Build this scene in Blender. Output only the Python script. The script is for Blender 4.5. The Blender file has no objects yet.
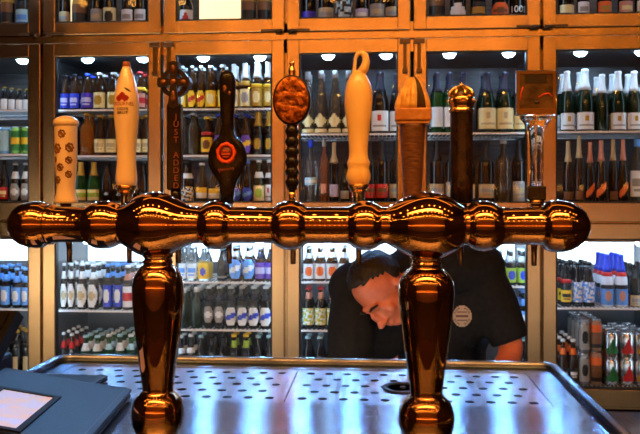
import bpy, bmesh, math, random, re
from mathutils import Vector, Matrix
from mathutils.bvhtree import BVHTree
random.seed(7)
PI = math.pi
scene = bpy.context.scene
COL = scene.collection

# ------------------------------------------------------------------ camera model
F_PX, TH, ZC, HOR = 750.0, math.radians(4.2), 1.49, 195.0
FR = 3.95          # plane of the refrigerator fronts
TY = 1.29          # plane of the beer tower

def xw(px, Y):
    return Y * math.tan(math.atan((px - 320.0) / F_PX) - TH)
def dep(px, Y):
    return Y * math.cos(TH) - xw(px, Y) * math.sin(TH)
def zw(px, py, Y):
    return ZC - (py - HOR) / F_PX * dep(px, Y)
def at(px, py, Y):
    return Vector((xw(px, Y), Y, zw(px, py, Y)))

cam_d = bpy.data.cameras.new('camera')
cam = bpy.data.objects.new('camera', cam_d)
COL.objects.link(cam)
cam.location = (0, 0, ZC)
cam.rotation_euler = (PI / 2, 0, TH)
cam_d.sensor_width = 36.0
cam_d.lens = 36.0 * F_PX / 640.0
cam_d.shift_y = -(217.0 - HOR) / 640.0
cam_d.dof.use_dof = True
cam_d.dof.focus_distance = 1.33
cam_d.dof.aperture_fstop = 16.0
cam_d.clip_start = 0.05
scene.camera = cam

# ------------------------------------------------------------------ materials
def srgb(r, g, b):
    f = lambda c: (c / 255 / 12.92) if c / 255 <= 0.04045 else ((c / 255 + 0.055) / 1.055) ** 2.4
    return (f(r), f(g), f(b), 1.0)

_mc = {}
def mat(name, color, rough=0.5, metal=0.0, trans=0.0, ior=1.45, emit=0.0, ecol=None, coat=0.0, spec=None, alpha=None):
    if name in _mc: return _mc[name]
    m = bpy.data.materials.new(name); m.use_nodes = True
    b = m.node_tree.nodes['Principled BSDF']
    b.inputs['Base Color'].default_value = color
    b.inputs['Roughness'].default_value = rough
    b.inputs['Metallic'].default_value = metal
    b.inputs['Transmission Weight'].default_value = trans
    b.inputs['IOR'].default_value = ior
    b.inputs['Coat Weight'].default_value = coat
    b.inputs['Coat Roughness'].default_value = 0.05
    if spec is not None: b.inputs['Specular IOR Level'].default_value = spec
    if emit:
        b.inputs['Emission Color'].default_value = ecol or color
        b.inputs['Emission Strength'].default_value = emit
    _mc[name] = m
    return m

def noise_mat(name, c1, c2, scale=8.0, rough=0.5, metal=0.0, stretch=(1, 1, 1), bump=0.0, detail=4.0, rough2=None, lo=0.35, hi=0.65, coat=0.0):
    if name in _mc: return _mc[name]
    m = mat(name, c1, rough, metal, coat=coat)
    nt = m.node_tree; b = nt.nodes['Principled BSDF']
    tc = nt.nodes.new('ShaderNodeTexCoord'); mp = nt.nodes.new('ShaderNodeMapping')
    mp.inputs['Scale'].default_value = stretch
    nz = nt.nodes.new('ShaderNodeTexNoise'); nz.inputs['Scale'].default_value = scale; nz.inputs['Detail'].default_value = detail
    cr = nt.nodes.new('ShaderNodeValToRGB')
    cr.color_ramp.elements[0].color = c1; cr.color_ramp.elements[1].color = c2
    cr.color_ramp.elements[0].position = lo; cr.color_ramp.elements[1].position = hi
    nt.links.new(tc.outputs['Object'], mp.inputs['Vector']); nt.links.new(mp.outputs['Vector'], nz.inputs['Vector'])
    nt.links.new(nz.outputs['Fac'], cr.inputs['Fac']); nt.links.new(cr.outputs['Color'], b.inputs['Base Color'])
    if rough2 is not None:
        mr = nt.nodes.new('ShaderNodeMapRange')
        mr.inputs['To Min'].default_value = rough; mr.inputs['To Max'].default_value = rough2
        nt.links.new(nz.outputs['Fac'], mr.inputs['Value']); nt.links.new(mr.outputs['Result'], b.inputs['Roughness'])
    if bump:
        bp = nt.nodes.new('ShaderNodeBump'); bp.inputs['Strength'].default_value = bump; bp.inputs['Distance'].default_value = 0.004
        nt.links.new(nz.outputs['Fac'], bp.inputs['Height']); nt.links.new(bp.outputs['Normal'], b.inputs['Normal'])
    return m

def pane_mat():
    m = bpy.data.materials.new('door_glass'); m.use_nodes = True
    nt = m.node_tree; nt.nodes.clear()
    o = nt.nodes.new('ShaderNodeOutputMaterial'); mx = nt.nodes.new('ShaderNodeMixShader')
    t = nt.nodes.new('ShaderNodeBsdfTransparent'); t.inputs['Color'].default_value = (0.97, 0.985, 0.99, 1)
    g = nt.nodes.new('ShaderNodeBsdfGlossy'); g.inputs['Roughness'].default_value = 0.01
    fr = nt.nodes.new('ShaderNodeFresnel'); fr.inputs['IOR'].default_value = 1.19
    nt.links.new(fr.outputs['Fac'], mx.inputs['Fac']); nt.links.new(t.outputs[0], mx.inputs[1]); nt.links.new(g.outputs[0], mx.inputs[2])
    nt.links.new(mx.outputs[0], o.inputs['Surface'])
    return m

M_PANE = pane_mat()
M_STEEL = noise_mat('brushed_door_steel', (0.43, 0.26, 0.12, 1), (0.47, 0.29, 0.135, 1), 14, 0.19, 1.0, (1.5, 1, 40), 0.03, rough2=0.25)
M_DECK = noise_mat('brushed_tray_steel', (0.24, 0.29, 0.36, 1), (0.32, 0.37, 0.44, 1), 10, 0.19, 1.0, (2, 60, 2), 0.02, rough2=0.23)
M_PERF = noise_mat('perforated_steel', (0.42, 0.46, 0.52, 1), (0.52, 0.56, 0.62, 1), 10, 0.22, 1.0, (2, 60, 2), 0.02, rough2=0.27)
def aniso(m, amt, axis=1):
    nt = m.node_tree; b = nt.nodes['Principled BSDF']; b.inputs['Anisotropic'].default_value = amt
    c = nt.nodes.new('ShaderNodeCombineXYZ'); c.inputs[axis].default_value = 1.0
    nt.links.new(c.outputs[0], b.inputs['Tangent'])
aniso(M_DECK, 1.0); aniso(M_PERF, .9); aniso(M_STEEL, .85, 2)
M_LINER = noise_mat('liner_steel', (0.05, 0.045, 0.045, 1), (0.085, 0.08, 0.08, 1), 6, 0.35, 0.6, (1, 1, 12))
M_WHITELINER = mat('grey_liner', (0.10, 0.11, 0.13, 1), 0.4)
M_GASKET = mat('black_gasket', (0.012, 0.010, 0.010, 1), 0.5)
M_HINGE = mat('bronze_hardware', (0.10, 0.06, 0.035, 1), 0.3, 1.0)
M_KICK = mat('black_gloss_panel', (0.012, 0.012, 0.015, 1), 0.2)
M_WIRE = mat('white_shelf_wire', (0.90, 0.93, 0.97, 1), 0.3)
M_LED = mat('led_cool', (0.8, 0.9, 1, 1), 0.4, emit=10.0, ecol=(0.50, 0.74, 1.0, 1))
M_SPOT = mat('led_spot', (0.8, 0.9, 1, 1), 0.4, emit=70.0, ecol=(0.40, 0.68, 1.0, 1))
M_PANEL = mat('light_panel_cool', (0.9, 0.95, 1, 1), 0.5, emit=2.6, ecol=(0.70, 0.86, 1.0, 1))
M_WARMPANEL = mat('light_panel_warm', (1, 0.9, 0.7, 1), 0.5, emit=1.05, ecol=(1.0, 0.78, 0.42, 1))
M_COPPER = mat('polished_bronze', (0.52, 0.28, 0.13, 1), 0.025, 1.0)
M_BRASS = mat('brass', (0.80, 0.50, 0.18, 1), 0.16, 1.0)
M_FAUCET = mat('dark_faucet_metal', (0.20, 0.12, 0.08, 1), 0.2, 1.0)
M_BARWOOD = noise_mat('dark_bar_wood', (0.015, 0.010, 0.010, 1), (0.030, 0.018, 0.014, 1), 6, 0.12, 0.0, (2, 12, 12), coat=0.5)
M_FLOOR = noise_mat('dark_floor', (0.02, 0.018, 0.016, 1), (0.04, 0.035, 0.03, 1), 3, 0.35)
M_WALLWARM = noise_mat('amber_wood_wall', (0.50, 0.22, 0.07, 1), (0.62, 0.30, 0.10, 1), 3, 0.6, 0.0, (6, 6, 0.6))
M_CEIL = noise_mat('warm_ceiling', (0.07, 0.03, 0.012, 1), (0.09, 0.04, 0.016, 1), 3, 0.7)
M_DARKWALL = mat('dark_wall', (0.05, 0.03, 0.02, 1), 0.7)

# ------------------------------------------------------------------ mesh builder
class MB:
    def __init__(s): s.v = []; s.f = []; s.m = []; s.sm = []
    def add(s, vs, fs, mi=0, smooth=False):
        o = len(s.v); s.v += [tuple(v) for v in vs]
        for f in fs: s.f.append([i + o for i in f]); s.m.append(mi); s.sm.append(smooth)
    def box(s, x0, x1, y0, y1, z0, z1, mi=0):
        v = [(x, y, z) for x in (x0, x1) for y in (y0, y1) for z in (z0, z1)]
        s.add(v, [(0, 1, 3, 2), (4, 6, 7, 5), (0, 4, 5, 1), (2, 3, 7, 6), (0, 2, 6, 4), (1, 5, 7, 3)], mi)
    def bbox(s, x0, x1, y0, y1, z0, z1, b, mi=0):
        bm = bmesh.new()
        bmesh.ops.create_cube(bm, size=1)
        for v in bm.verts:
            v.co = Vector(((x0 + x1) / 2 + v.co.x * (x1 - x0), (y0 + y1) / 2 + v.co.y * (y1 - y0), (z0 + z1) / 2 + v.co.z * (z1 - z0)))
        bmesh.ops.bevel(bm, geom=bm.edges[:], offset=b, segments=2, affect='EDGES', profile=0.5)
        bm.verts.index_update()
        s.add([v.co[:] for v in bm.verts], [[v.index for v in f.verts] for f in bm.faces], mi)
        bm.free()
    def lathe(s, prof, c=(0, 0, 0), axis='z', n=24, mi=0, sy=1.0, smooth=True, ang=0.0):
        """prof: list of (r, t); t runs along the axis."""
        vs = []; fs = []
        for r, t in prof:
            for k in range(n):
                a = 2 * PI * k / n + ang
                p, q = r * math.cos(a), r * math.sin(a) * sy
                vs.append((c[0] + p, c[1] + q, c[2] + t) if axis == 'z' else ((c[0] + t, c[1] + q, c[2] + p) if axis == 'x' else (c[0] + p, c[1] + t, c[2] + q)))
        for j in range(len(prof) - 1):
            for k in range(n):
                a, b = j * n + k, j * n + (k + 1) % n
                fs.append((a, b, b + n, a + n) if axis != 'y' else (a, a + n, b + n, b))
        s.add(vs, fs, mi, smooth)
        if prof[0][0] > 1e-6: s.add(vs[:n], [list(range(n))[::-1]], mi)
        if prof[-1][0] > 1e-6: s.add(vs[-n:], [list(range(n))], mi)
    def tube(s, pts, r, n=8, mi=0, cap=True):
        pts = [Vector(p) for p in pts]; rr = r if isinstance(r, (list, tuple)) else [r] * len(pts)
        vs = []; fs = []; up = Vector((0, 0, 1)); prev = None
        for i, p in enumerate(pts):
            d = (pts[min(i + 1, len(pts) - 1)] - pts[max(i - 1, 0)]).normalized()
            if prev is None:
                a = up if abs(d.dot(up)) < 0.9 else Vector((1, 0, 0))
                u = d.cross(a).normalized()
            else:
                u = (prev - d * prev.dot(d)).normalized()
            prev = u; w = d.cross(u)
            for k in range(n):
                t = 2 * PI * k / n
                vs.append(p + (u * math.cos(t) + w * math.sin(t)) * rr[i])
        for j in range(len(pts) - 1):
            for k in range(n):
                a, b = j * n + k, j * n + (k + 1) % n
                fs.append((a, b, b + n, a + n))
        s.add(vs, fs, mi, True)
        if cap:
            s.add(vs[:n], [list(range(n))[::-1]], mi); s.add(vs[-n:], [list(range(n))], mi)
    def sphere(s, c, r, n=16, m=10, mi=0, sc=(1, 1, 1), rot=None):
        vs = []; fs = []
        for j in range(m + 1):
            t = PI * j / m
            for k in range(n):
                a = 2 * PI * k / n
                p = Vector((r * math.sin(t) * math.cos(a) * sc[0], r * math.sin(t) * math.sin(a) * sc[1], -r * math.cos(t) * sc[2]))
                if rot: p = rot @ p
                vs.append(p + Vector(c))
        for j in range(m):
            for k in range(n):
                a, b = j * n + k, j * n + (k + 1) % n
                fs.append((a, b, b + n, a + n))
        s.add(vs, fs, mi, True)
    def prism(s, pts, y0, y1, mi=0):
        """outline (x,z) extruded along y."""
        n = len(pts)
        vs = [(x, y0, z) for x, z in pts] + [(x, y1, z) for x, z in pts]
        fs = [list(range(n)), list(range(n, 2 * n))[::-1]] + [(i, i + n, (i + 1) % n + n, (i + 1) % n) for i in range(n)]
        s.add(vs, fs, mi)
    def mesh(s, name, mats, fix=True):
        me = bpy.data.meshes.new(name)
        me.from_pydata(s.v, [], s.f)
        for m in (mats if isinstance(mats, (list, tuple)) else [mats]): me.materials.append(m)
        for i, p in enumerate(me.polygons): p.material_index = s.m[i]; p.use_smooth = s.sm[i]
        if fix:
            bm = bmesh.new(); bm.from_mesh(me)
            bmesh.ops.remove_doubles(bm, verts=bm.verts[:], dist=1e-6)
            bmesh.ops.recalc_face_normals(bm, faces=bm.faces[:])
            bm.to_mesh(me); bm.free()
        return me
    def build(s, name, mats, parent=None, fix=True):
        o = bpy.data.objects.new(name, s.mesh(name, mats, fix))
        link(o, parent)
        return o

def link(o, parent=None):
    COL.objects.link(o)
    if parent is not None: o.parent = parent
    return o
def tag(o, label=None, cat=None, group=None, kind=None):
    if label: o['label'] = label
    if cat: o['category'] = cat
    if group: o['group'] = group
    if kind: o['kind'] = kind
    return o
def empty(name, loc, label=None, cat=None, group=None):
    o = bpy.data.objects.new(name, None); o.location = loc; o.empty_display_size = 0.05
    COL.objects.link(o)
    return tag(o, label, cat, group)
def part(mb, name, mats, parent, label=None, fix=True):
    """builder holds world coordinates; the part keeps them under an unrotated parent."""
    o = mb.build(name, mats, parent, fix)
    p = parent; off = Vector((0, 0, 0))
    while p is not None:
        off += p.location; p = p.parent
    o.data.transform(Matrix.Translation(-off))
    if label: o['label'] = label
    return o
def structure(mb, name, mats):
    o = mb.build(name, mats); o['kind'] = 'structure'; return o
def text_part(body, size, loc, rot, m, parent, name='lettering', extrude=0.0004, spacing=1.0, xs=1.0, bend=None):
    c = bpy.data.curves.new(name, 'FONT'); c.body = body; c.size = size; c.extrude = extrude
    c.align_x = 'CENTER'; c.align_y = 'CENTER'; c.space_character = spacing
    t = bpy.data.objects.new(name, c); COL.objects.link(t)
    bpy.context.view_layer.update()
    me = bpy.data.meshes.new_from_object(t.evaluated_get(bpy.context.evaluated_depsgraph_get()))
    bpy.data.objects.remove(t)
    me.transform(Matrix.Diagonal((xs, 1, 1, 1)))
    me.transform(Matrix.Translation(Vector(loc)) @ rot.to_4x4())
    if bend:
        cx, cy, r = bend
        for v in me.vertices:
            dx = v.co.x - cx; a = dx / r
            off = loc[1] - v.co.y
            v.co.x = cx + (r + off) * math.sin(a); v.co.y = cy - (r + off) * math.cos(a)
    me.materials.clear(); me.materials.append(m)
    o = bpy.data.objects.new(name, me); link(o, parent)
    off = Vector((0, 0, 0)); p = parent
    while p is not None: off += p.location; p = p.parent
    me.transform(Matrix.Translation(-off))
    return o
FACE = Matrix.Rotation(PI / 2, 3, 'X')        # text standing up, read from -y

# ------------------------------------------------------------------ room shell
XL, XR, YB, YF, ZT = -4.2, 4.2, -3.2, 4.75, 3.75
m = MB(); m.box(XL, XR, YB, YF, -0.1, 0.0); structure(m, 'floor', M_FLOOR)
m = MB(); m.box(XL, XR, YB, YF, ZT, ZT + 0.1); structure(m, 'ceiling', M_CEIL)
m = MB(); m.box(XL, XR, YF, YF + 0.1, 0, ZT); structure(m, 'wall_back', M_DARKWALL)
m = MB(); m.box(XL, XR, YB - 0.1, YB, 0, ZT); structure(m, 'wall_front', M_WALLWARM)
m = MB(); m.box(XL - 0.1, XL, YB, YF, 0, ZT); structure(m, 'wall_left', M_DARKWALL)
m = MB(); m.box(XR, XR + 0.1, YB, YF, 0, ZT); structure(m, 'wall_right', M_DARKWALL)

# ------------------------------------------------------------------ refrigerators
UNITS = [('Z', -3.136), ('A', -1.803), ('B', -0.470), ('C', 0.863)]
UW = 1.333
LOW = (0.40, 1.343); MID = (1.353, 2.312); TOP = (2.357, 3.20)
LIN_LOW, LIN_MID, LIN_TOP = (0.468, 1.245), (1.435, 2.245), (2.412, 3.13)
YBK = FR + 0.58
def door(unit, x0, x1, z0, z1, wz0, wz1, swing):
    w = 0.066
    mb = MB()
    y0, y1 = FR, FR + 0.036
    mb.bbox(x0, x0 + w, y0, y1, z0, z1, 0.003); mb.bbox(x1 - w, x1, y0, y1, z0, z1, 0.003)
    mb.bbox(x0 + w - 0.002, x1 - w + 0.002, y0, y1, z0, wz0, 0.003); mb.bbox(x0 + w - 0.002, x1 - w + 0.002, y0, y1, wz1, z1, 0.003)
    d = part(mb, 'door', M_STEEL, unit)
    g = MB()
    for a in ((x0 + w, x0 + w + 0.006, wz0, wz1), (x1 - w - 0.006, x1 - w, wz0, wz1), (x0 + w, x1 - w, wz0, wz0 + 0.007), (x0 + w, x1 - w, wz1 - 0.006, wz1)):
        g.box(a[0], a[1], y0 + 0.004, y1 + 0.002, a[2], a[3])
    part(g, 'gasket', M_GASKET, d, 'black rubber gasket around the glass')
    p = MB(); p.box(x0 + w + 0.0, x1 - w - 0.0, y0 + 0.014, y0 + 0.020, wz0, wz1)
    part(p, 'glass_pane', M_PANE, d)
    return d
def shelf_part(unit, x0, x1, z, y0, y1, wire=True):
    mb = MB()
    mb.box(x0, x1, y0, y0 + 0.006, z - 0.010, z)
    mb.box(x0, x1, y1 - 0.006, y1, z - 0.010, z - 0.001)
    for xx in (x0, x1 - 0.006): mb.box(xx, xx + 0.006, y0, y1, z - 0.010, z - 0.001)
    mb.box(x0, x1, (y0 + y1) / 2 - 0.003, (y0 + y1) / 2 + 0.003, z - 0.012, z - 0.006)
    n = int((x1 - x0) / 0.022)
    for i in range(1, n):
        xx = x0 + (x1 - x0) * i / n
        mb.box(xx - 0.0022, xx + 0.0022, y0, y1, z - 0.005, z)
    return part(mb, 'wire_shelf', M_WIRE, unit)

def zs(px, py): return zw(px, py, FR + 0.10)
CX = {0: 15, 1: 101, 2: 222, 3: 352, 4: 479, 5: 607}
WALLW = 0.05
def col_range(c):                       # inner extents of a column
    u, k = {0: ('Z', 1), 1: ('A', 0), 2: ('A', 1), 3: ('B', 0), 4: ('B', 1), 5: ('C', 0), 6: ('C', 1), -1: ('Z', 0)}[c]
    x = dict(UNITS)[u]
    return (x + 0.03, x + UW / 2 - 0.012) if k == 0 else (x + UW / 2 + 0.012, x + UW - 0.03)
MIDSH = {0: (110, 154), 1: (109.5, 155.5), 2: (108.5, 155), 3: (133.5,), 4: (132.5,), 5: (131,)}
LOWSH = {0: (308.5,), 1: (310,), 2: (281.5, 329), 3: (281.5, 330), 4: (285.5, 333), 5: (307.5,)}
SH = {}
for c in range(6):
    SH[c, 'mid'] = sorted([LIN_MID[0] + 0.012] + [zs(CX[c], y) for y in MIDSH[c]])
    SH[c, 'low'] = sorted([LIN_LOW[0] + 0.012] + [zs(CX[c], y) for y in LOWSH[c]])
    SH[c, 'top'] = [LIN_TOP[0] + 0.012]
fl = {'Z': 'steel glass-door refrigerator at the far left edge of the wall',
      'A': 'four-door steel refrigerator full of beer bottles behind the left tower leg',
      'B': 'four-door steel refrigerator directly behind the bending barman',
      'C': 'steel glass-door refrigerator with champagne and cans at the right edge'}
tl = {'Z': 'overhead steel cabinet with glass doors at the upper left edge',
      'A': 'overhead cabinet with glass doors and a yellow glow above the cream taps',
      'B': 'overhead cabinet of dark bottles above the curved yellow tap',
      'C': 'overhead cabinet of pale square-labelled bottles at the upper right edge'}
for un, ux in UNITS:
    first = {'Z': -1, 'A': 1, 'B': 3, 'C': 5}[un]
    for lvl in ('main', 'top'):
        zb, zt = (0.0, 2.314) if lvl == 'main' else (2.3165, 3.24)
        U = empty('refrigerator' if lvl == 'main' else 'overhead_refrigerator', (ux + UW / 2, FR + 0.3, zb), (fl if lvl == 'main' else tl)[un], 'refrigerator', 'steel glass-door refrigerators along the back wall' if lvl == 'main' else 'overhead refrigerators along the back wall')
        xa, xb = ux + 0.001, ux + UW - 0.001
        yc = FR + 0.04
        mb = MB()
        for xx in (xa, xb - 0.02): mb.box(xx, xx + 0.02, yc, YBK + 0.04, zb + 0.02, zt)
        mb.box(xa, xb, YBK + 0.02, YBK + 0.04, zb + 0.02, zt)
        if lvl == 'main':
            mb.box(xa, xb, yc, YBK + 0.03, 0.38, LIN_LOW[0] - 0.004)
            mb.box(xa, xb, yc, YBK + 0.03, LIN_LOW[1] + 0.004, LIN_MID[0] - 0.004)
            mb.box(xa, xb, yc, YBK + 0.03, LIN_MID[1] + 0.004, zt)
        else:
            mb.box(xa, xb, FR + 0.012, YBK + 0.03, zb, 2.352)
            mb.box(xa, xb, yc, YBK + 0.03, 2.352, LIN_TOP[0] - 0.004)
            mb.box(xa, xb, yc, YBK + 0.03, LIN_TOP[1] + 0.004, zt)
        part(mb, 'cabinet', M_STEEL, U)
        if lvl == 'main':
            k = MB(); k.box(xa, xb, FR + 0.03, YBK, 0.02, 0.37); part(k, 'kick_panel', M_KICK, U, 'glossy black kick panel')
        for ci in (0, 1):
            c = first + ci
            a, b = col_range(c)
            dx0 = ux + 0.004 + ci * 0.661 + (0.007 if ci else 0); dx1 = dx0 + 0.650
            for row, (z0, z1), (l0, l1), wz in ((('low', LOW, LIN_LOW, (0.49, 1.263)), ('mid', MID, LIN_MID, (1.45, 2.24))) if lvl == 'main' else (('top', TOP, LIN_TOP, (2.424, 3.12)),)):
                d = door(U, dx0, dx1, z0, z1, wz[0], wz[1], ci)
                if row == 'mid':
                    # small latch arm hanging at the meeting edge of the pair of doors
                    hx = dx1 - 0.028 if ci == 0 else dx0 + 0.028
                    h = MB(); h.bbox(hx - 0.028, hx + 0.028, FR - 0.016, FR - 0.0005, z1 - 0.030, z1 - 0.006, 0.004)
                    h.bbox(hx - 0.009, hx + 0.009, FR - 0.014, FR - 0.0005, z1 - 0.165, z1 - 0.030, 0.003)
                    h.bbox(hx - 0.014, hx + 0.014, FR - 0.018, FR - 0.0005, z1 - 0.185, z1 - 0.160, 0.004)
                    part(h, 'latch', M_HINGE, d, 'bronze latch arm')
                if row == 'top':
                    hx = dx0 + 0.072 if ci == 0 else dx1 - 0.072
                    h = MB(); h.bbox(hx - 0.05, hx + 0.05, FR - 0.012, FR - 0.0005, z0 - 0.0, z0 + 0.012, 0.003); h.lathe([(0.011, -0.022), (0.011, 0.022)], (hx + (-0.045 if ci == 0 else 0.045), FR - 0.010, z0 + 0.0), 'x', 10)
                    part(h, 'hinge', M_HINGE, d, 'dark hinge plate')
                ln = MB(); t = 0.004
                ln.box(a - t, b + t, YBK - 0.002, YBK + 0.004, l0, l1)
                ln.box(a - t, a, yc, YBK, l0, l1); ln.box(b, b + t, yc, YBK, l0, l1)
                ln.box(a - t, b + t, yc, YBK, l0 - t, l0); ln.box(a - t, b + t, yc, YBK, l1, l1 + t)
                part(ln, 'liner', M_WHITELINER if row == 'low' else M_LINER, U)
                # lamps: upright strips behind the frame, spots in the roof, a glowing panel at the back
                if c in range(6):
                    for xx in (a + 0.006, b - 0.018):
                        s = MB(); s.box(xx, xx + 0.012, yc + 0.004, yc + 0.010, l0 + 0.06, l1 - 0.03)
                        part(s, 'led_strip', M_LED, U, 'cool white light strip')
                    if row != 'top':
                        for fx in (0.30, 0.80):
                            s = MB(); cxx = a + (b - a) * fx
                            s.lathe([(0, -.026), (.018, -.022), (.030, -.010), (.033, -.001)], (cxx, yc + .055, l1), 'z', 16)
                            part(s, 'lamp', M_SPOT, U, 'bluish white ceiling lamp')
                    if row == 'low':
                        s = MB(); s.bbox(a + 0.01, b - 0.01, YBK - 0.03, YBK - 0.003, 1.085, 1.225, 0.004)
                        part(s, 'light_panel', M_PANEL, U, 'glowing white panel at the back')
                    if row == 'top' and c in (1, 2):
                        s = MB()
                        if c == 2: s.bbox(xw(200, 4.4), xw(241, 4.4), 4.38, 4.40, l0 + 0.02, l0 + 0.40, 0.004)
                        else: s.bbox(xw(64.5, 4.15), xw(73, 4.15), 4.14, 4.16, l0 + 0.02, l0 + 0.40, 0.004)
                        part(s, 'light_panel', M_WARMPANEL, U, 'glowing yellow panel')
                    for zz in SH[c, row]:
                        shelf_part(U, a + 0.008, b - 0.008, zz, yc + 0.045, YBK - 0.05)

# ------------------------------------------------------------------ bottles and cans
G = {
 'brown': mat('brown_glass', (0.10, 0.032, 0.007, 1), 0.05, trans=0.75, ior=1.40),
 'dark': mat('dark_glass', (0.008, 0.006, 0.006, 1), 0.07, ior=1.45),
 'green': mat('green_glass', (0.01, 0.10, 0.018, 1), 0.05, trans=0.6, ior=1.40),
 'darkgreen': mat('dark_green_glass', (0.004, 0.016, 0.008, 1), 0.06, ior=1.45),
 'clear': mat('clear_glass', (0.72, 0.76, 0.76, 1), 0.04, trans=0.95, ior=1.36),
 'smoke': mat('smoky_glass', (0.26, 0.21, 0.15, 1), 0.05, trans=0.85, ior=1.38),
 'rose': mat('rose_glass', (0.75, 0.32, 0.18, 1), 0.05, trans=0.85, ior=1.36),
 'amber': mat('amber_glass', (0.85, 0.34, 0.04, 1), 0.05, trans=0.85, ior=1.36),
 'milk': mat('white_glazed_bottle', (0.70, 0.76, 0.85, 1), 0.2),
 'alu': mat('can_aluminium', (0.75, 0.78, 0.82, 1), 0.22, 1.0),
 'canblue': mat('pale_blue_can', (0.25, 0.50, 0.80, 1), 0.25, 0.3),
 'cangreen': mat('green_can', (0.25, 0.55, 0.12, 1), 0.25, 0.3),
 'canteal': mat('grey_can', (0.30, 0.32, 0.36, 1), 0.25, 0.6),
 'canorange': mat('brown_orange_can', (0.35, 0.20, 0.12, 1), 0.3, 0.3),
}
PAL = {'W': (225, 230, 232), 'C': (232, 218, 160), 'Y': (235, 190, 40), 'O': (225, 100, 25), 'R': (185, 25, 25), 'B': (35, 60, 190), 'L': (90, 150, 225),
       'P': (95, 60, 165), 'N': (25, 25, 45), 'K': (14, 13, 13), 'G': (25, 110, 50), 'M': (110, 70, 35), 'S': (150, 150, 148), 'T': (190, 170, 130), 'D': (175, 135, 40),
       'U': (185, 185, 225), 'V': (60, 40, 170), 'X': (150, 185, 60), 'A': (160, 200, 215), 'I': (200, 140, 120)}
def paint(k): return mat('paint_' + k, srgb(*PAL[k]), 0.42)

FORM = {   # (r, z) both normalised: r by half width, z by height
 'long': [(0, 0), (.93, 0), (1, .02), (1, .52), (.95, .58), (.72, .68), (.48, .77), (.42, .85), (.42, .945)],
 'stub': [(0, 0), (.93, 0), (1, .02), (1, .48), (.92, .56), (.62, .70), (.44, .80), (.40, .945)],
 'wine': [(0, 0), (.93, 0), (1, .015), (1, .60), (.92, .67), (.55, .75), (.38, .80), (.36, .96)],
 'champ': [(0, 0), (.93, 0), (1, .015), (1, .45), (.95, .52), (.72, .64), (.46, .77), (.38, .86), (.36, .95)],
 'flute': [(0, 0), (.93, 0), (1, .012), (1, .34), (.92, .46), (.66, .64), (.46, .80), (.38, .90), (.36, .96)],
}
CAPT = {'crown': 0.945, 'foil': 0.66, 'cap': 0.90}
def interp(form, t):
    p = FORM[form]
    for (r0, z0), (r1, z1) in zip(p, p[1:]):
        if z0 <= t <= z1 and z1 > z0: return r0 + (r1 - r0) * (t - z0) / (z1 - z0)
    return p[-1][0]
def lab_cell(style, u, v):
    """0 background, 1 ink, 2 second ink, None no paper"""
    if style == 'plain': return 0
    if style == 'text': return 1 if (abs(v - .15) < .28 and abs(u) < .75) or (abs(v + .55) < .12 and abs(u) < .5) else 0
    if style == 'band': return 1 if abs(v) < .35 else 0
    if style == 'emblem': return 1 if u * u * 1.4 + v * v < .34 else 0
    if style == 'crest': return 2 if u * u * 2 + (v - .3) ** 2 < .10 else (1 if abs(v + .45) < .14 and abs(u) < .6 else 0)
    if style == 'oval':
        q = u * u + v * v
        return None if q > 1.05 else (1 if (q < .22 or abs(v) < .12 and abs(u) < .6) else 0)
    if style == 'script':
        q = u * u + v * v
        return None if q > 1.05 else (1 if abs(v - u * .35) < .28 and abs(u) < .8 else 0)
    if style == 'diamond': return 0 if (abs(u) + abs(v - .25) * 1.35 < 1.0 or v < -.62) else None
    if style == 'sash': return 0 if abs(v - u * .55) < .38 else None
    if style == 'tri': return 1 if (v > -.7 and abs(u) < .62 * (0.75 - v) / 1.3 and v < .75) or (abs(v + .6) < .2 and abs(u) < .7) else 0
    if style == 'speck': return 1 if math.sin(u * 9 + v * 3) * math.cos(v * 8 - u * 4) > .15 else (2 if math.sin(u * 5 - v * 7) > .75 else 0)
    if style == 'stripe': return 1 if v > .3 else (2 if v < -.6 else 0)
    if style == 'face': return 1 if u * u * 1.6 + (v + .1) ** 2 < .26 else (2 if v > .62 else 0)
    if style == 'trap': return 0 if abs(u) < .80 + .2 * (-v) - (.35 if v > .55 else 0) else None
    return 0
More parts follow.
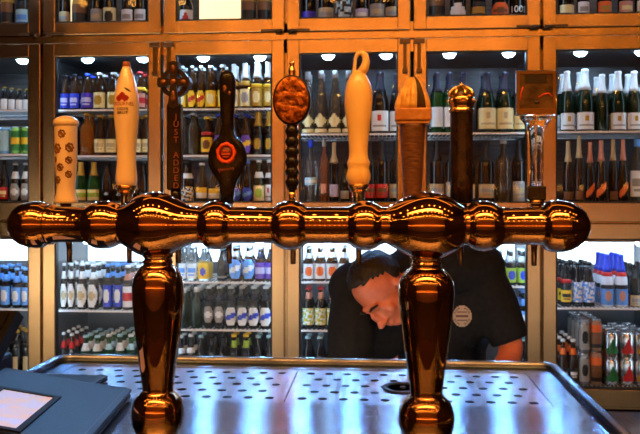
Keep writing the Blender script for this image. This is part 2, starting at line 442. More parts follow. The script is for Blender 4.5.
KINDS = {   # form, glass, (label style, colours, z0, z1, arc), (neck z0, z1, colour), (cap kind, colour), words
 'blue_stub': ('stub', 'brown', ('text', 'BUU', .05, .46, 1.35), None, ('crown', 'N'), 'blue-labelled brown beer bottle'),
 'purple_stub': ('stub', 'brown', ('text', 'VUI', .05, .46, 1.35), None, ('crown', 'B'), 'violet-labelled brown beer bottle'),
 'yellow_stub': ('stub', 'brown', ('emblem', 'CDD', .05, .46, 1.35), None, ('crown', 'W'), 'yellow-labelled brown beer bottle'),
 'red_stub': ('stub', 'brown', ('band', 'IRR', .05, .42, 1.35), (.50, .58, 'Y'), ('crown', 'R'), 'red-capped brown beer bottle'),
 'amber_big': ('wine', 'amber', ('plain', 'M', .1, .2, .5), None, ('crown', 'D'), 'glowing amber bottle'),
 'cream_square': ('long', 'brown', ('text', 'CTU', .08, .40, 1.25), None, ('crown', 'D'), 'square-cream-labelled brown beer bottle'),
 'green_yellow': ('champ', 'green', ('band', 'CXX', .06, .32, 1.2), (.70, .90, 'D'), ('foil', 'D'), 'green bottle with gold foil'),
 'black_plain': ('long', 'dark', ('plain', 'K', .1, .4, 1.2), None, ('crown', 'K'), 'plain black beer bottle'),
 'gold_red': ('long', 'brown', ('script', 'YRR', .05, .42, 1.3), None, ('crown', 'W'), 'yellow-and-red-labelled beer bottle'),
 'gold_oval': ('long', 'brown', ('emblem', 'YCC', .05, .42, 1.3), None, ('crown', 'W'), 'yellow-labelled beer bottle'),
 'cream_foil': ('long', 'brown', ('emblem', 'CSS', .05, .42, 1.3), (.50, .60, 'D'), ('foil', 'W'), 'white-foiled cream-labelled beer bottle'),
 'yellow_foil': ('long', 'brown', ('emblem', 'DCC', .05, .44, 1.3), (.45, .52, 'Y'), ('foil', 'W'), 'white-foiled yellow-labelled beer bottle'),
 'grey_tall': ('wine', 'smoke', ('plain', 'K', .1, .2, .6), None, ('crown', 'S'), 'smoky grey bottle'),
 'yellow_redtop': ('long', 'brown', ('emblem', 'YMM', .08, .46, 1.3), (.52, .60, 'R'), ('crown', 'Y'), 'yellow-labelled red-necked beer bottle'),
 'purple_blue': ('long', 'brown', ('script', 'PYY', .05, .48, 1.3), None, ('crown', 'B'), 'purple-labelled blue-capped beer bottle'),
 'gold_foil': ('long', 'dark', ('emblem', 'KDD', .05, .46, 1.3), None, ('foil', 'D'), 'gold-foiled dark beer bottle'),
 'white_pattern': ('long', 'dark', ('speck', 'WKY', .05, .38, 1.3), (.58, .70, 'W'), ('crown', 'K'), 'dark bottle with patterned white label'),
 'white_yellow': ('long', 'smoke', ('stripe', 'WYK', .05, .38, 1.2), None, ('crown', 'W'), 'white-and-yellow-labelled bottle'),
 'blue_label': ('long', 'dark', ('script', 'BLL', .05, .36, 1.3), None, ('crown', 'L'), 'bright-blue-labelled dark beer bottle'),
 'cream_green': ('long', 'darkgreen', ('emblem', 'CXX', .05, .40, 1.3), (.58, .72, 'W'), ('crown', 'W'), 'green bottle with cream label'),
 'white_red': ('long', 'dark', ('crest', 'WSR', .05, .42, 1.3), (.58, .70, 'W'), ('crown', 'W'), 'dark bottle with white label'),
 'diamond': ('flute', 'smoke', ('diamond', 'C', .02, .32, 1.25), None, ('cap', 'S'), 'slender wine bottle with cream diamond label'),
 'crest_white': ('champ', 'dark', ('crest', 'WSR', .04, .36, 1.25), None, ('foil', 'N'), 'dark-blue sparkling wine bottle with white label'),
 'bluecap': ('wine', 'clear', ('band', 'AWW', .28, .40, 1.3), None, ('cap', 'B'), 'clear spirits bottle with blue cap'),
 'rose': ('wine', 'rose', ('plain', 'I', .15, .3, .6), None, ('cap', 'S'), 'rose-pink wine bottle'),
 'whitelab_wine': ('wine', 'dark', ('plain', 'U', .10, .30, 1.2), None, ('foil', 'T'), 'dark wine bottle with white label'),
 'short_dark': ('stub', 'dark', ('plain', 'S', .10, .30, 1.0), None, ('crown', 'K'), 'short dark bottle with grey label'),
 'redlab_wine': ('wine', 'dark', ('text', 'RMM', .08, .30, 1.3), None, ('foil', 'K'), 'dark wine bottle with red label'),
 'tanlab_wine': ('wine', 'dark', ('text', 'TSS', .08, .30, 1.3), None, ('foil', 'K'), 'dark wine bottle with tan label'),
 'green_white': ('wine', 'green', ('plain', 'W', .10, .42, 1.35), None, ('foil', 'N'), 'green wine bottle with white label'),
 'green_cream': ('champ', 'darkgreen', ('crest', 'CTT', .06, .40, 1.3), None, ('foil', 'N'), 'dark green wine bottle with cream label'),
 'champagne': ('champ', 'darkgreen', ('crest', 'WSD', .03, .30, 1.3), None, ('foil', 'W'), 'white-foiled champagne bottle'),
 'champ_dark': ('champ', 'darkgreen', ('plain', 'K', .05, .25, 1.0), None, ('foil', 'W'), 'unlabelled white-foiled champagne bottle'),
 'sash': ('champ', 'dark', ('sash', 'O', .06, .36, 1.1), None, ('foil', 'I'), 'orange-sashed dark sparkling wine bottle'),
 'copper_foil': ('champ', 'dark', ('plain', 'M', .05, .18, 1.0), None, ('foil', 'T'), 'tan-foiled dark sparkling wine bottle'),
 'white_spirit': ('wine', 'clear', ('text', 'WSS', .10, .50, 1.4), None, ('cap', 'L'), 'clear bottle with large white label'),
 'tiny_white': ('stub', 'dark', ('plain', 'W', .03, .48, 1.4), None, ('crown', 'D'), 'small white-labelled bottle'),
 'jar_grey': ('stub', 'dark', ('oval', 'SWW', .06, .48, 1.2), (.60, .78, 'W'), ('crown', 'S'), 'squat bottle with grey oval label'),
 'red_label': ('long', 'dark', ('text', 'RCC', .08, .36, 1.3), None, ('crown', 'K'), 'red-labelled dark beer bottle'),
 'sky_label': ('champ', 'dark', ('text', 'ALL', .02, .36, 1.3), None, ('cap', 'K'), 'dark bottle with pale blue label'),
 'grey_label': ('wine', 'dark', ('text', 'STT', .02, .34, 1.2), None, ('foil', 'K'), 'dark bottle with grey label'),
 'cream_logo': ('wine', 'dark', ('emblem', 'CKK', .02, .36, 1.35), None, ('foil', 'K'), 'dark bottle with emblem on cream label'),
 'hops_label': ('stub', 'dark', ('tri', 'WRR', .02, .40, 1.35), None, ('crown', 'K'), 'dark bottle with red-and-white label'),
 'gold_dark': ('champ', 'dark', ('stripe', 'KMD', .02, .45, 1.3), (.45, .55, 'D'), ('foil', 'K'), 'dark bottle with gold collar'),
 'purple_label': ('champ', 'dark', ('plain', 'V', .02, .22, 1.3), None, ('foil', 'K'), 'dark bottle with violet label'),
 'tan_label': ('wine', 'dark', ('text', 'TSS', .02, .28, 1.35), None, ('foil', 'K'), 'dark bottle with tan label'),
 'ornate': ('wine', 'dark', ('speck', 'KAW', .0, .48, 1.4), None, ('foil', 'K'), 'dark bottle with ornate silver print'),
 'lavender': ('wine', 'dark', ('text', 'UWV', .02, .26, 1.3), None, ('foil', 'M'), 'dark bottle with lavender label'),
 'trapezoid': ('wine', 'dark', ('trap', 'W', .02, .32, 1.4), None, ('foil', 'K'), 'dark bottle with white shield label'),
 'gold_lines': ('wine', 'dark', ('band', 'KDD', .04, .34, 1.0), None, ('foil', 'D'), 'dark bottle with thin gold label'),
 'orange_oval': ('wine', 'dark', ('oval', 'OMM', .03, .32, 1.4), None, ('foil', 'K'), 'dark bottle with orange oval label'),
 'numbered': ('wine', 'dark', ('plain', 'K', .05, .25, 1.2), (.45, .50, 'O'), ('foil', 'K'), 'black bottle numbered 1001'),
 'yellow_sq': ('wine', 'dark', ('plain', 'C', .02, .26, 1.2), None, ('foil', 'K'), 'dark bottle with pale yellow label'),
 'white_sq': ('wine', 'dark', ('text', 'WSS', .02, .32, 1.1), None, ('foil', 'K'), 'dark bottle with square white label'),
 'orange_sq': ('wine', 'dark', ('text', 'ODD', .04, .32, 1.25), None, ('foil', 'K'), 'dark bottle with square orange label'),
 'pink_sq': ('wine', 'dark', ('text', 'ICC', .04, .32, 1.25), None, ('foil', 'K'), 'dark bottle with square pink label'),
 'white_oval': ('long', 'dark', ('oval', 'WTT', .05, .55, 1.2), (.66, .82, 'W'), ('crown', 'W'), 'dark beer bottle with white oval label'),
 'blue_oval': ('long', 'dark', ('emblem', 'BWR', .06, .54, 1.25), (.70, .80, 'L'), ('crown', 'L'), 'dark beer bottle with blue label'),
 'redwhite': ('long', 'smoke', ('band', 'WRR', .06, .52, 1.2), (.66, .80, 'I'), ('crown', 'W'), 'beer bottle with round red-and-white label'),
 'red_neck': ('long', 'dark', ('plain', 'K', .1, .4, 1.2), (.64, .80, 'R'), ('crown', 'W'), 'dark beer bottle with red neck label'),
 'white_neck': ('long', 'green', ('plain', 'W', .02, .2, 1.2), (.62, .80, 'W'), ('crown', 'A'), 'green beer bottle with white neck label'),
 'green_neck': ('long', 'green', ('emblem', 'GWW', .1, .5, 1.2), (.64, .78, 'A'), ('crown', 'W'), 'green beer bottle with silver cap'),
 'blue_pack': ('long', 'brown', ('script', 'LWW', .08, .62, 1.4), (.70, .85, 'W'), ('crown', 'W'), 'beer bottle with large sky-blue label'),
 'purple_pack': ('long', 'brown', ('band', 'PUU', .08, .55, 1.4), (.66, .85, 'N'), ('crown', 'W'), 'beer bottle with dark purple label'),
 'framed': ('long', 'clear', ('face', 'YBY', .06, .52, 1.4), None, ('crown', 'W'), 'clear bottle with yellow-framed blue label'),
 'pale_clear': ('long', 'clear', ('text', 'WLL', .06, .5, 1.3), None, ('crown', 'W'), 'clear bottle with pale label'),
 'grey_oval': ('long', 'dark', ('oval', 'SWK', .14, .52, 1.3), (.64, .78, 'N'), ('crown', 'W'), 'dark beer bottle with grey oval label'),
 'script_oval': ('long', 'dark', ('script', 'WBB', .08, .50, 1.4), (.66, .78, 'N'), ('crown', 'W'), 'dark beer bottle with blue-scripted white oval'),
 'green_big': ('wine', 'darkgreen', ('plain', 'K', .1, .2, .6), None, ('cap', 'W'), 'dark green bottle without label'),
 'orange_label': ('long', 'dark', ('emblem', 'OMM', .20, .46, 1.3), None, ('crown', 'K'), 'dark beer bottle with orange label'),
 'lime_neck': ('long', 'dark', ('emblem', 'XKK', .08, .30, 1.2), (.70, .86, 'X'), ('crown', 'Y'), 'dark beer bottle with lime neck label'),
 'gold_can_label': ('long', 'brown', ('emblem', 'WOR', .06, .50, 1.35), (.66, .82, 'W'), ('crown', 'W'), 'beer bottle with white-and-orange label'),
 'green_pattern': ('long', 'dark', ('speck', 'WXY', .10, .50, 1.35), (.72, .88, 'I'), ('crown', 'R'), 'dark beer bottle with leafy white label'),
 'cap_dark': ('long', 'dark', ('plain', 'S', .10, .16, 1.2), None, ('crown', 'A'), 'dark beer bottle with pale cap'),
 'goldcap_dark': ('long', 'dark', ('plain', 'T', .12, .42, .5), (.62, .7, 'K'), ('crown', 'D'), 'dark beer bottle with gold cap'),
 'yellow_low': ('long', 'dark', ('text', 'YKK', .10, .36, 1.3), (.52, .60, 'R'), ('crown', 'K'), 'dark beer bottle with yellow label'),
 'speckled': ('stub', 'dark', ('speck', 'LWU', .10, .55, 1.45), None, ('crown', 'K'), 'dark bottle with blue-and-white speckled label'),
 'white_bottle': ('champ', 'milk', ('face', 'LIN', .04, .42, 1.35), (.58, .66, 'R'), ('foil', 'B'), 'white bottle with blue foil'),
 'bluelab': ('long', 'dark', ('emblem', 'LWW', .08, .52, 1.4), (.64, .80, 'L'), ('crown', 'L'), 'dark beer bottle with pale blue label'),
 'flame': ('long', 'brown', ('text', 'KWW', .12, .36, 1.2), (.66, .80, 'O'), ('crown', 'W'), 'brown beer bottle with orange neck label'),
 'greenyel': ('long', 'dark', ('emblem', 'XBB', .08, .48, 1.35), (.62, .80, 'S'), ('crown', 'W'), 'dark beer bottle with green-and-blue label'),
}
_bm = {}
def bottle_meshes(kind, h, r):
    key = (kind, round(h, 3), round(r, 3))
    if key in _bm: return _bm[key]
    form, glass, lab, neck, cap, words = KINDS[kind]
    prof = [(a * r, z * h) for a, z in FORM[form]]
    ct = CAPT[cap[0]]
    n = 16
    b = MB(); b.lathe(prof + [(0, prof[-1][1])], n=n)
    out = [('glass', b.mesh('glass', G[glass]))]
    # label: a curved sheet on the front
    st, cols, z0, z1, arc = lab
    if not (len(set(cols)) == 1 and cols[0] == 'K'):
        nu, nv = 12, 10
        mb = MB(); o = r * 0.012 + 0.0006
        cs = sorted(set(cols)); pal = [paint(k) for k in cs]
        for i in range(nu):
            for j in range(nv):
                u = (i + .5) / nu * 2 - 1; v = (j + .5) / nv * 2 - 1
                c = lab_cell(st, u, v)
                if c is None: continue
                c = cols[min(c, len(cols) - 1)]
                q = []
                for di, dj in ((0, 0), (1, 0), (1, 1), (0, 1)):
                    a = ((i + di) / nu * 2 - 1) * arc; t = z0 + (z1 - z0) * (j + dj) / nv
                    rr = interp(form, t) * r + o
                    q.append((rr * math.sin(a), -rr * math.cos(a), t * h))
                mb.add(q, [(0, 1, 2, 3)], cs.index(c), True)
        me = mb.mesh('label', pal)
        out.append(('label', me))
    if neck:
        mb = MB(); zz = [neck[0] + (neck[1] - neck[0]) * k / 3 for k in range(4)]
        mb.lathe([(interp(form, min(t, .945)) * r + .0008, t * h) for t in zz], n=n)
        out.append(('neck_label', mb.mesh('neck_label', paint(neck[2]))))
    mb = MB()
    rt = interp(form, .93) * r
    if cap[0] == 'crown':
        mb.lathe([(rt * 1.28, .938 * h), (rt * 1.28, .97 * h), (rt * 1.1, 1.0 * h), (0, 1.0 * h)], n=n)
    elif cap[0] == 'cap':
        mb.lathe([(rt * 1.25, .88 * h), (rt * 1.25, .995 * h), (rt * 1.1, h), (0, h)], n=n)
    else:
        zz = [.66, .72, .78, .84, .90, .945]
        mb.lathe([(interp(form, t) * r + .0012, t * h) for t in zz] + [(rt * 1.22, .955 * h), (rt * 1.15, .99 * h), (0, h)], n=n)
    out.append(('cap' if cap[0] != 'foil' else 'foil', mb.mesh('cap', paint(cap[1]))))
    _bm[key] = out
    return out
CANK = {'can_pale': ('canblue', ('plain', 'A'), 'pale blue can'), 'can_green': ('cangreen', ('band', 'GYY'), 'green can'),
        'can_tall': ('canteal', ('emblem', 'SKK'), 'tall grey can'), 'can_tallb': ('canorange', ('stripe', 'MOK'), 'tall brown-and-orange can'),
        'can_g': ('alu', ('tri', 'SGG'), 'silver can with green emblem'), 'can_r': ('alu', ('tri', 'SRR'), 'silver can with red emblem'), 'can_y': ('alu', ('tri', 'SDD'), 'silver can with yellow emblem')}
def can_meshes(kind, h, r):
    key = (kind, round(h, 3), round(r, 3))
    if key in _bm: return _bm[key]
    body, (st, cols), words = CANK[kind]
    b = MB(); b.lathe([(0, .01 * h), (.74 * r, 0), (.80 * r, .0), (r, .06 * h), (r, .88 * h), (.84 * r, .965 * h)], n=18)
    out = [('can_body', b.mesh('can_body', G[body]))]
    t = MB(); t.lathe([(.80 * r, .962 * h), (.86 * r, .97 * h), (.86 * r, h), (.79 * r, h), (.77 * r, .975 * h), (0, .975 * h)], n=18)
    out.append(('lid', t.mesh('lid', G['alu'])))
    mb = MB(); cs = sorted(set(cols)); nu = 14; nv = 12; arc = 1.3
    for i in range(nu):
        for j in range(nv):
            c = lab_cell(st, (i + .5) / nu * 2 - 1, (j + .5) / nv * 2 - 1)
            if c is None or (kind in ('can_g', 'can_r', 'can_y') and c == 0): continue
            q = []
            for di, dj in ((0, 0), (1, 0), (1, 1), (0, 1)):
                a = ((i + di) / nu * 2 - 1) * arc; z = (.12 + .72 * (j + dj) / nv) * h
                q.append(((r + .0006) * math.sin(a), -(r + .0006) * math.cos(a), z))
            mb.add(q, [(0, 1, 2, 3)], cs.index(cols[min(c, len(cols) - 1)]), True)
    out.append(('print', mb.mesh('print', [paint(k) for k in cs])))
    _bm[key] = out
    return out
ORD = ['first', 'second', 'third', 'fourth', 'fifth', 'sixth', 'seventh', 'eighth', 'ninth', 'tenth', 'eleventh', 'twelfth']
WHERE = {(0, 'mid'): 'leftmost upper door', (1, 'mid'): 'door behind cider tap', (2, 'mid'): 'behind round black tap', (3, 'mid'): 'behind curved yellow tap',
         (4, 'mid'): 'behind gold crowned tap', (5, 'mid'): 'right of square badge',
         (0, 'low'): 'leftmost lower door', (1, 'low'): 'left of left leg', (2, 'low'): 'right of left leg', (3, 'low'): 'left of barman',
         (4, 'low'): 'right of barman', (5, 'low'): 'rightmost lower door'}
TOPW = {0: 'overhead left-edge door', 1: 'overhead door above cider tap', 2: 'overhead door with yellow glow', 3: 'overhead door above yellow tap', 4: 'overhead door above crowned tap', 5: 'overhead right-edge door'}
NAMEK = lambda k: 'drink_can' if k in CANK else ('champagne_bottle' if k in ('champagne', 'champ_dark', 'sash', 'copper_foil', 'crest_white') else ('wine_bottle' if KINDS[k][0] in ('wine', 'flute', 'champ') else 'beer_bottle'))
proto = {}
def put(kind, h, r, loc, label, group, rz=0.0):
    ms = can_meshes(kind, h, r) if kind in CANK else bottle_meshes(kind, h, r)
    nm = NAMEK(kind)
    root = bpy.data.objects.new(nm, None); root.empty_display_size = 0.02
    root.location = loc; root.rotation_euler = (0, 0, rz)
    COL.objects.link(root)
    tag(root, label, 'can' if kind in CANK else 'bottle', group)
    for n_, me in ms:
        o = bpy.data.objects.new(n_, me); o.parent = root; COL.objects.link(o)
    return root
def fill(c, row, si, items, back=0, dyb=0.078, backkinds=None, y0=0.105):
    """items: (px, top y px, width px, kind). si counts shelves from the lowest."""
    zsh = SH[c, row][si]; nsh = len(SH[c, row])
    up = SH[c, row][si + 1] - 0.014 if si + 1 < nsh else {'low': LIN_LOW, 'mid': LIN_MID, 'top': LIN_TOP}[row][1] - 0.014
    a, b = col_range(c)
    shn = {1: '', 2: ('bottom shelf', 'top shelf'), 3: ('bottom shelf', 'middle shelf', 'top shelf')}[nsh]
    shn = (shn[si] + ', ') if shn else ''
    wh = TOPW[c] if row == 'top' else WHERE[c, row]
    wmax = max(w for _, _, w, _ in items) * 4.05 / F_PX
    Y = FR + y0 + wmax / 2
    data = []
    for px, ty, w, k in items:
        r = w / 2 * dep(px, Y) / F_PX
        data.append([xw(px, Y), zw(px, ty, Y) - zsh, r, k])
    for q in data: q[0] = min(max(q[0], a + q[2] + .005), b - q[2] - .005)
    for i in range(len(data) - 1):
        gap = data[i + 1][0] - data[i][0]
        tot = (data[i][2] + data[i + 1][2]) * 1.015
        if tot > gap - .0035:
            s = (gap - .0035) / tot; data[i][2] *= s; data[i + 1][2] *= s
    for rw in range(back + 1):
        for i, (x, h, r, k) in enumerate(data):
            h = min(h, up - zsh); kk = k
            hb, rb = h, r
            jx = 0
            xx = x
            yy = Y + rw * max(dyb, 2 * wmax / 2 + .004)
            if yy + r > YBK - .035: continue
            words = CANK[kk][2] if kk in CANK else KINDS[kk][5]
            rowt = '' if rw == 0 else ('second row, ' if rw == 1 else ('third row, ' if rw == 2 else 'fourth row, '))
            lab = f"{words}, {ORD[i]} from left, {rowt}{shn}{wh}"
            if len(lab.split()) > 16:
                mm_ = re.match(r"(.*) with (.*?)( label| cap|)$", words)
                if mm_: words = mm_.group(2).replace(' ', '-') + {' label': '-labelled ', ' cap': '-capped ', '': '-marked '}[mm_.group(3)] + mm_.group(1)
                lab = f"{words}, {ORD[i]} from left, {rowt}{shn}{wh}"
            put(kk, hb, rb, (xx, yy, zsh + .0005), lab, f"{NAMEK(kk).replace('_', ' ')}s, {shn}{wh}", random.uniform(-.12, .12) if rw == 0 else random.uniform(-.4, .4))

# upper doors
fill(1, 'mid', 2, [(63, 75, 12, 'blue_stub'), (75, 74.5, 12.4, 'blue_stub'), (87.5, 74, 12.5, 'purple_stub'), (100, 73, 13, 'yellow_stub'), (114, 72.5, 13, 'yellow_stub'), (127, 73, 12.5, 'yellow_stub'), (140, 72, 12.5, 'red_stub')], 1)
fill(1, 'mid', 1, [(63, 116, 11.5, 'black_plain'), (75, 116, 11.5, 'black_plain'), (87, 113, 13, 'amber_big'), (100, 115, 12, 'cream_square'), (111.5, 115, 12, 'cream_square'), (123.5, 115, 12, 'cream_square'), (137, 115, 12, 'cream_square'), (146, 115, 11, 'cream_square')], 1)
fill(1, 'mid', 0, [(66, 162, 13, 'green_yellow'), (81, 162, 13, 'green_yellow'), (94, 162, 13, 'green_yellow'), (107, 162, 12.5, 'black_plain'), (119, 162, 12, 'black_plain'), (131, 162, 12, 'black_plain'), (143, 162, 12, 'black_plain')], 0)
fill(2, 'mid', 2, [(182, 66, 10, 'gold_oval'), (192, 66, 10.5, 'gold_red'), (201, 66, 10.5, 'gold_red'), (211, 66, 12, 'gold_oval'), (223, 65, 11, 'gold_oval'), (234, 64, 11, 'cream_foil'), (245, 63, 11.5, 'cream_foil'), (257, 62, 12, 'yellow_foil'), (268, 62, 10, 'yellow_foil')], 1)
fill(2, 'mid', 1, [(181, 113, 11, 'grey_tall'), (193, 113, 12, 'grey_tall'), (207, 117, 12, 'yellow_redtop'), (219, 114, 11.5, 'purple_blue'), (233, 114, 12, 'purple_blue'), (246, 114, 12, 'purple_blue'), (258, 111, 12, 'gold_foil'), (268.5, 111, 9.5, 'gold_foil')], 1)
fill(2, 'mid', 0, [(187, 161, 14, 'white_pattern'), (202, 163, 12, 'white_yellow'), (214, 166, 12, 'white_yellow'), (226, 162, 11, 'blue_label'), (237, 162, 11, 'blue_label'), (247.5, 161, 12, 'blue_label'), (259, 160, 12, 'cream_green'), (269, 160, 9, 'white_red')], 0)
fill(3, 'mid', 1, [(308, 72, 13, 'diamond'), (321, 71, 14, 'diamond'), (335, 71, 14, 'diamond'), (348.5, 71, 13, 'diamond'), (363, 72, 14, 'crest_white'), (380, 72, 18, 'crest_white'), (397, 73, 15, 'crest_white')], 1, y0=.10)
fill(3, 'mid', 0, [(311, 140, 13, 'bluecap'), (324, 139, 12.5, 'rose'), (334, 142, 12, 'whitelab_wine'), (345, 163, 10, 'short_dark'), (357, 141, 13, 'redlab_wine'), (370, 141, 12, 'redlab_wine'), (382, 140, 13, 'redlab_wine'), (396, 140, 13, 'tanlab_wine')], 0)
fill(4, 'mid', 1, [(437, 72, 13, 'green_white'), (450, 72, 13, 'green_white'), (464, 72, 14, 'green_white'), (487, 72, 18, 'green_cream'), (505, 72, 17, 'green_cream'), (521, 73, 14, 'green_cream')], 1)
fill(4, 'mid', 0, [(437, 140, 14, 'tanlab_wine'), (452, 142, 14, 'grey_label'), (468, 142, 14, 'tanlab_wine'), (486, 141, 16, 'tanlab_wine'), (503, 140, 16, 'grey_tall'), (519, 140, 15, 'grey_label')], 0)
fill(5, 'mid', 1, [(567, 71, 14, 'champagne'), (585, 69, 17, 'champagne'), (602, 74, 14, 'champ_dark'), (618, 71, 16, 'champagne'), (634, 71, 15, 'champagne'), (650, 71, 15, 'champagne')], 1)
fill(5, 'mid', 0, [(568, 141, 12, 'copper_foil'), (579, 135, 12, 'copper_foil'), (590, 142, 12, 'sash'), (601, 140, 13, 'sash'), (613, 139, 12, 'copper_foil'), (623, 139, 12, 'sash'), (637, 139, 14, 'white_spirit'), (651, 140, 13, 'white_spirit')], 0)
fill(0, 'mid', 2, [(-3, 87, 8, 'tiny_white'), (4.5, 87, 8, 'tiny_white'), (12, 88, 8, 'tiny_white'), (19.5, 89, 8, 'tiny_white'), (27, 89, 8, 'tiny_white')], 1)
fill(0, 'mid', 1, [(-5, 127, 10, 'can_pale'), (5, 127, 10, 'can_pale'), (16, 127, 9.5, 'can_green'), (26, 127, 9.5, 'can_green')], 1)
fill(0, 'mid', 0, [(-6, 160, 9, 'red_label'), (4, 160, 9.5, 'red_label'), (15.5, 163, 10, 'jar_grey'), (26, 163, 10, 'jar_grey')], 0)
# overhead doors
fill(0, 'top', 0, [(-6, -28, 12, 'gold_dark'), (8, -28, 13, 'gold_dark'), (23.5, -22, 14, 'sky_label')])
fill(1, 'top', 0, [(61, -28, 11, 'tan_label'), (80, -22, 15, 'gold_dark'), (97, -25, 13, 'grey_label'), (110, -25, 14, 'cream_logo'), (128, -25, 13, 'white_sq'), (141, -25, 13, 'white_sq')])
fill(2, 'top', 0, [(186.5, -12, 13, 'hops_label'), (249, -25, 14, 'gold_dark'), (264, -25, 13, 'gold_dark')])
fill(3, 'top', 0, [(309, -30, 14, 'purple_label'), (326, -30, 15, 'tan_label'), (344, -30, 17, 'ornate'), (362, -30, 13, 'lavender'), (377, -30, 15, 'grey_label'), (393, -30, 15, 'tan_label')])
fill(4, 'top', 0, [(437, -32, 16, 'gold_dark'), (458, -32, 16, 'trapezoid'), (478, -32, 15, 'gold_lines'), (500, -32, 16, 'orange_oval'), (517, -32, 15, 'numbered')])
fill(5, 'top', 0, [(566, -33, 15, 'yellow_sq'), (583, -33, 12, 'white_sq'), (604, -33, 14, 'orange_sq'), (625, -33, 14, 'pink_sq'), (642, -33, 14, 'white_sq')])
# lower doors
fill(0, 'low', 1, [(-4, 266, 9.5, 'bluelab'), (6, 266, 9.5, 'bluelab'), (17, 268, 9.5, 'bluelab'), (26, 268, 9, 'bluelab')], 2)
fill(0, 'low', 0, [(-3, 330, 10, 'goldcap_dark'), (7, 330, 10, 'goldcap_dark'), (17, 330, 10, 'goldcap_dark'), (27, 329, 9.5, 'goldcap_dark')], 2)
fill(1, 'low', 1, [(60.5, 263, 11, 'white_oval'), (71.5, 263, 11.2, 'white_oval'), (82.5, 263, 11, 'white_oval'), (93.5, 264, 11.2, 'white_oval'), (108, 264, 10.5, 'blue_oval'), (118, 264, 10.5, 'blue_oval'), (128, 265, 10.5, 'redwhite'), (139, 265, 10, 'redwhite')], 2)
fill(1, 'low', 0, [(61, 332, 10.5, 'red_neck'), (72, 333, 10.8, 'red_neck'), (86, 335, 11, 'white_neck'), (97.5, 335, 11, 'white_neck'), (109, 334, 10.8, 'green_neck'), (120, 334, 11, 'white_neck'), (131, 334, 10.5, 'green_neck'), (142, 334, 10, 'white_neck')], 3, .07)
fill(2, 'low', 2, [(182, 246, 10, 'pale_clear'), (192, 246, 10.5, 'pale_clear'), (204, 246, 12, 'framed'), (222, 248, 10, 'cap_dark'), (235.5, 246, 12, 'blue_pack'), (248.5, 246, 12, 'blue_pack'), (260, 247, 10.5, 'purple_pack'), (270, 247, 9, 'purple_pack')], 1)
fill(2, 'low', 1, [(184, 288, 11, 'green_big'), (197, 287, 12, 'green_big'), (209, 286, 11, 'grey_oval'), (219.5, 286, 11, 'grey_oval'), (231, 286, 11.5, 'script_oval'), (242.5, 286, 11.5, 'script_oval'), (254, 286, 11.5, 'script_oval'), (266, 286, 12, 'script_oval')], 2)
fill(2, 'low', 0, [(181, 335, 10, 'white_red'), (191, 334, 10.5, 'white_red'), (201, 335, 9.5, 'cap_dark'), (212, 335, 11, 'orange_label'), (223, 335, 11, 'orange_label'), (234, 334, 11, 'lime_neck'), (246, 334, 11, 'lime_neck'), (258, 335, 10.5, 'cap_dark'), (268.5, 335, 9.5, 'cap_dark')], 1)
fill(3, 'low', 2, [(308.5, 247, 11, 'gold_can_label'), (320, 246, 11.5, 'gold_can_label'), (332, 246, 11.5, 'gold_can_label'), (344, 246, 11, 'gold_can_label')], 1)
fill(3, 'low', 1, [(308.5, 287, 11.5, 'green_pattern'), (320.5, 287, 11.5, 'green_pattern'), (332.5, 287, 11.5, 'green_pattern'), (344.5, 287, 11, 'green_pattern')], 1)
fill(3, 'low', 0, [(308, 336, 11.5, 'cap_dark'), (320, 336, 11.5, 'cap_dark'), (332, 336, 11.5, 'cap_dark')], 1)
fill(4, 'low', 2, [(500, 249, 11, 'greenyel'), (511, 249, 11, 'greenyel'), (523, 249, 12, 'greenyel')], 1)
fill(4, 'low', 1, [(501, 290, 11, 'cap_dark'), (512, 290, 11, 'bluelab'), (524, 290, 12, 'bluelab')], 1)
fill(4, 'low', 0, [(513, 338, 11, 'cap_dark'), (525, 338, 11, 'cap_dark')], 1)
fill(5, 'low', 1, [(566, 261, 11.5, 'yellow_low'), (577.5, 262, 11.5, 'speckled'), (589, 262, 12, 'speckled'), (607, 254, 13.5, 'white_bottle'), (621, 254, 13.5, 'white_bottle'), (635, 264, 11, 'tan_label'), (647, 264, 11, 'tan_label')], 2)
# bottom of the right-hand refrigerator: bottles, and cans in two layers
fill(5, 'low', 0, [(563, 339, 9.5, 'flame'), (573, 339, 10, 'flame'), (584, 353, 10.5, 'can_tall'), (596, 351, 11, 'can_tallb'), (611, 357.5, 14, 'can_g'), (626.5, 357.5, 14, 'can_r'), (641.5, 358, 14, 'can_y')], 3, .068)
zb0 = SH[5, 'low'][0]
Yc = FR + .105 + 14 * 4.05 / F_PX / 2
for rw in range(4):
    for i, (px, base, top, w, k) in enumerate([(584, 353, 319, 10.5, 'can_tall'), (596, 351, 319, 11, 'can_tallb'), (611, 357.5, 331, 14, 'can_g'), (626.5, 357.5, 331, 14, 'can_r'), (641.5, 358, 331, 14, 'can_y')]):
        Yr = Yc + rw * max(.068, 14 * 4.05 / F_PX + .004)
        if rw > 3: continue
        z = zb0 + (zw(px, base, Yc) - zb0) + .0012
        h = zw(px, top, Yc) - zw(px, base, Yc) - .001
        r = w / 2 * dep(px, Yc) / F_PX
        rowt = ['', 'second row, ', 'third row, ', 'fourth row, '][rw]
        if Yr + r > YBK - .035: continue
        put(k, h, r * .985, (xw(px, Yc), Yr, z), f"{CANK[k][2]}, upper layer, {rowt}{ORD[i]} from left, rightmost lower door", 'drink cans, upper layer, rightmost lower door')
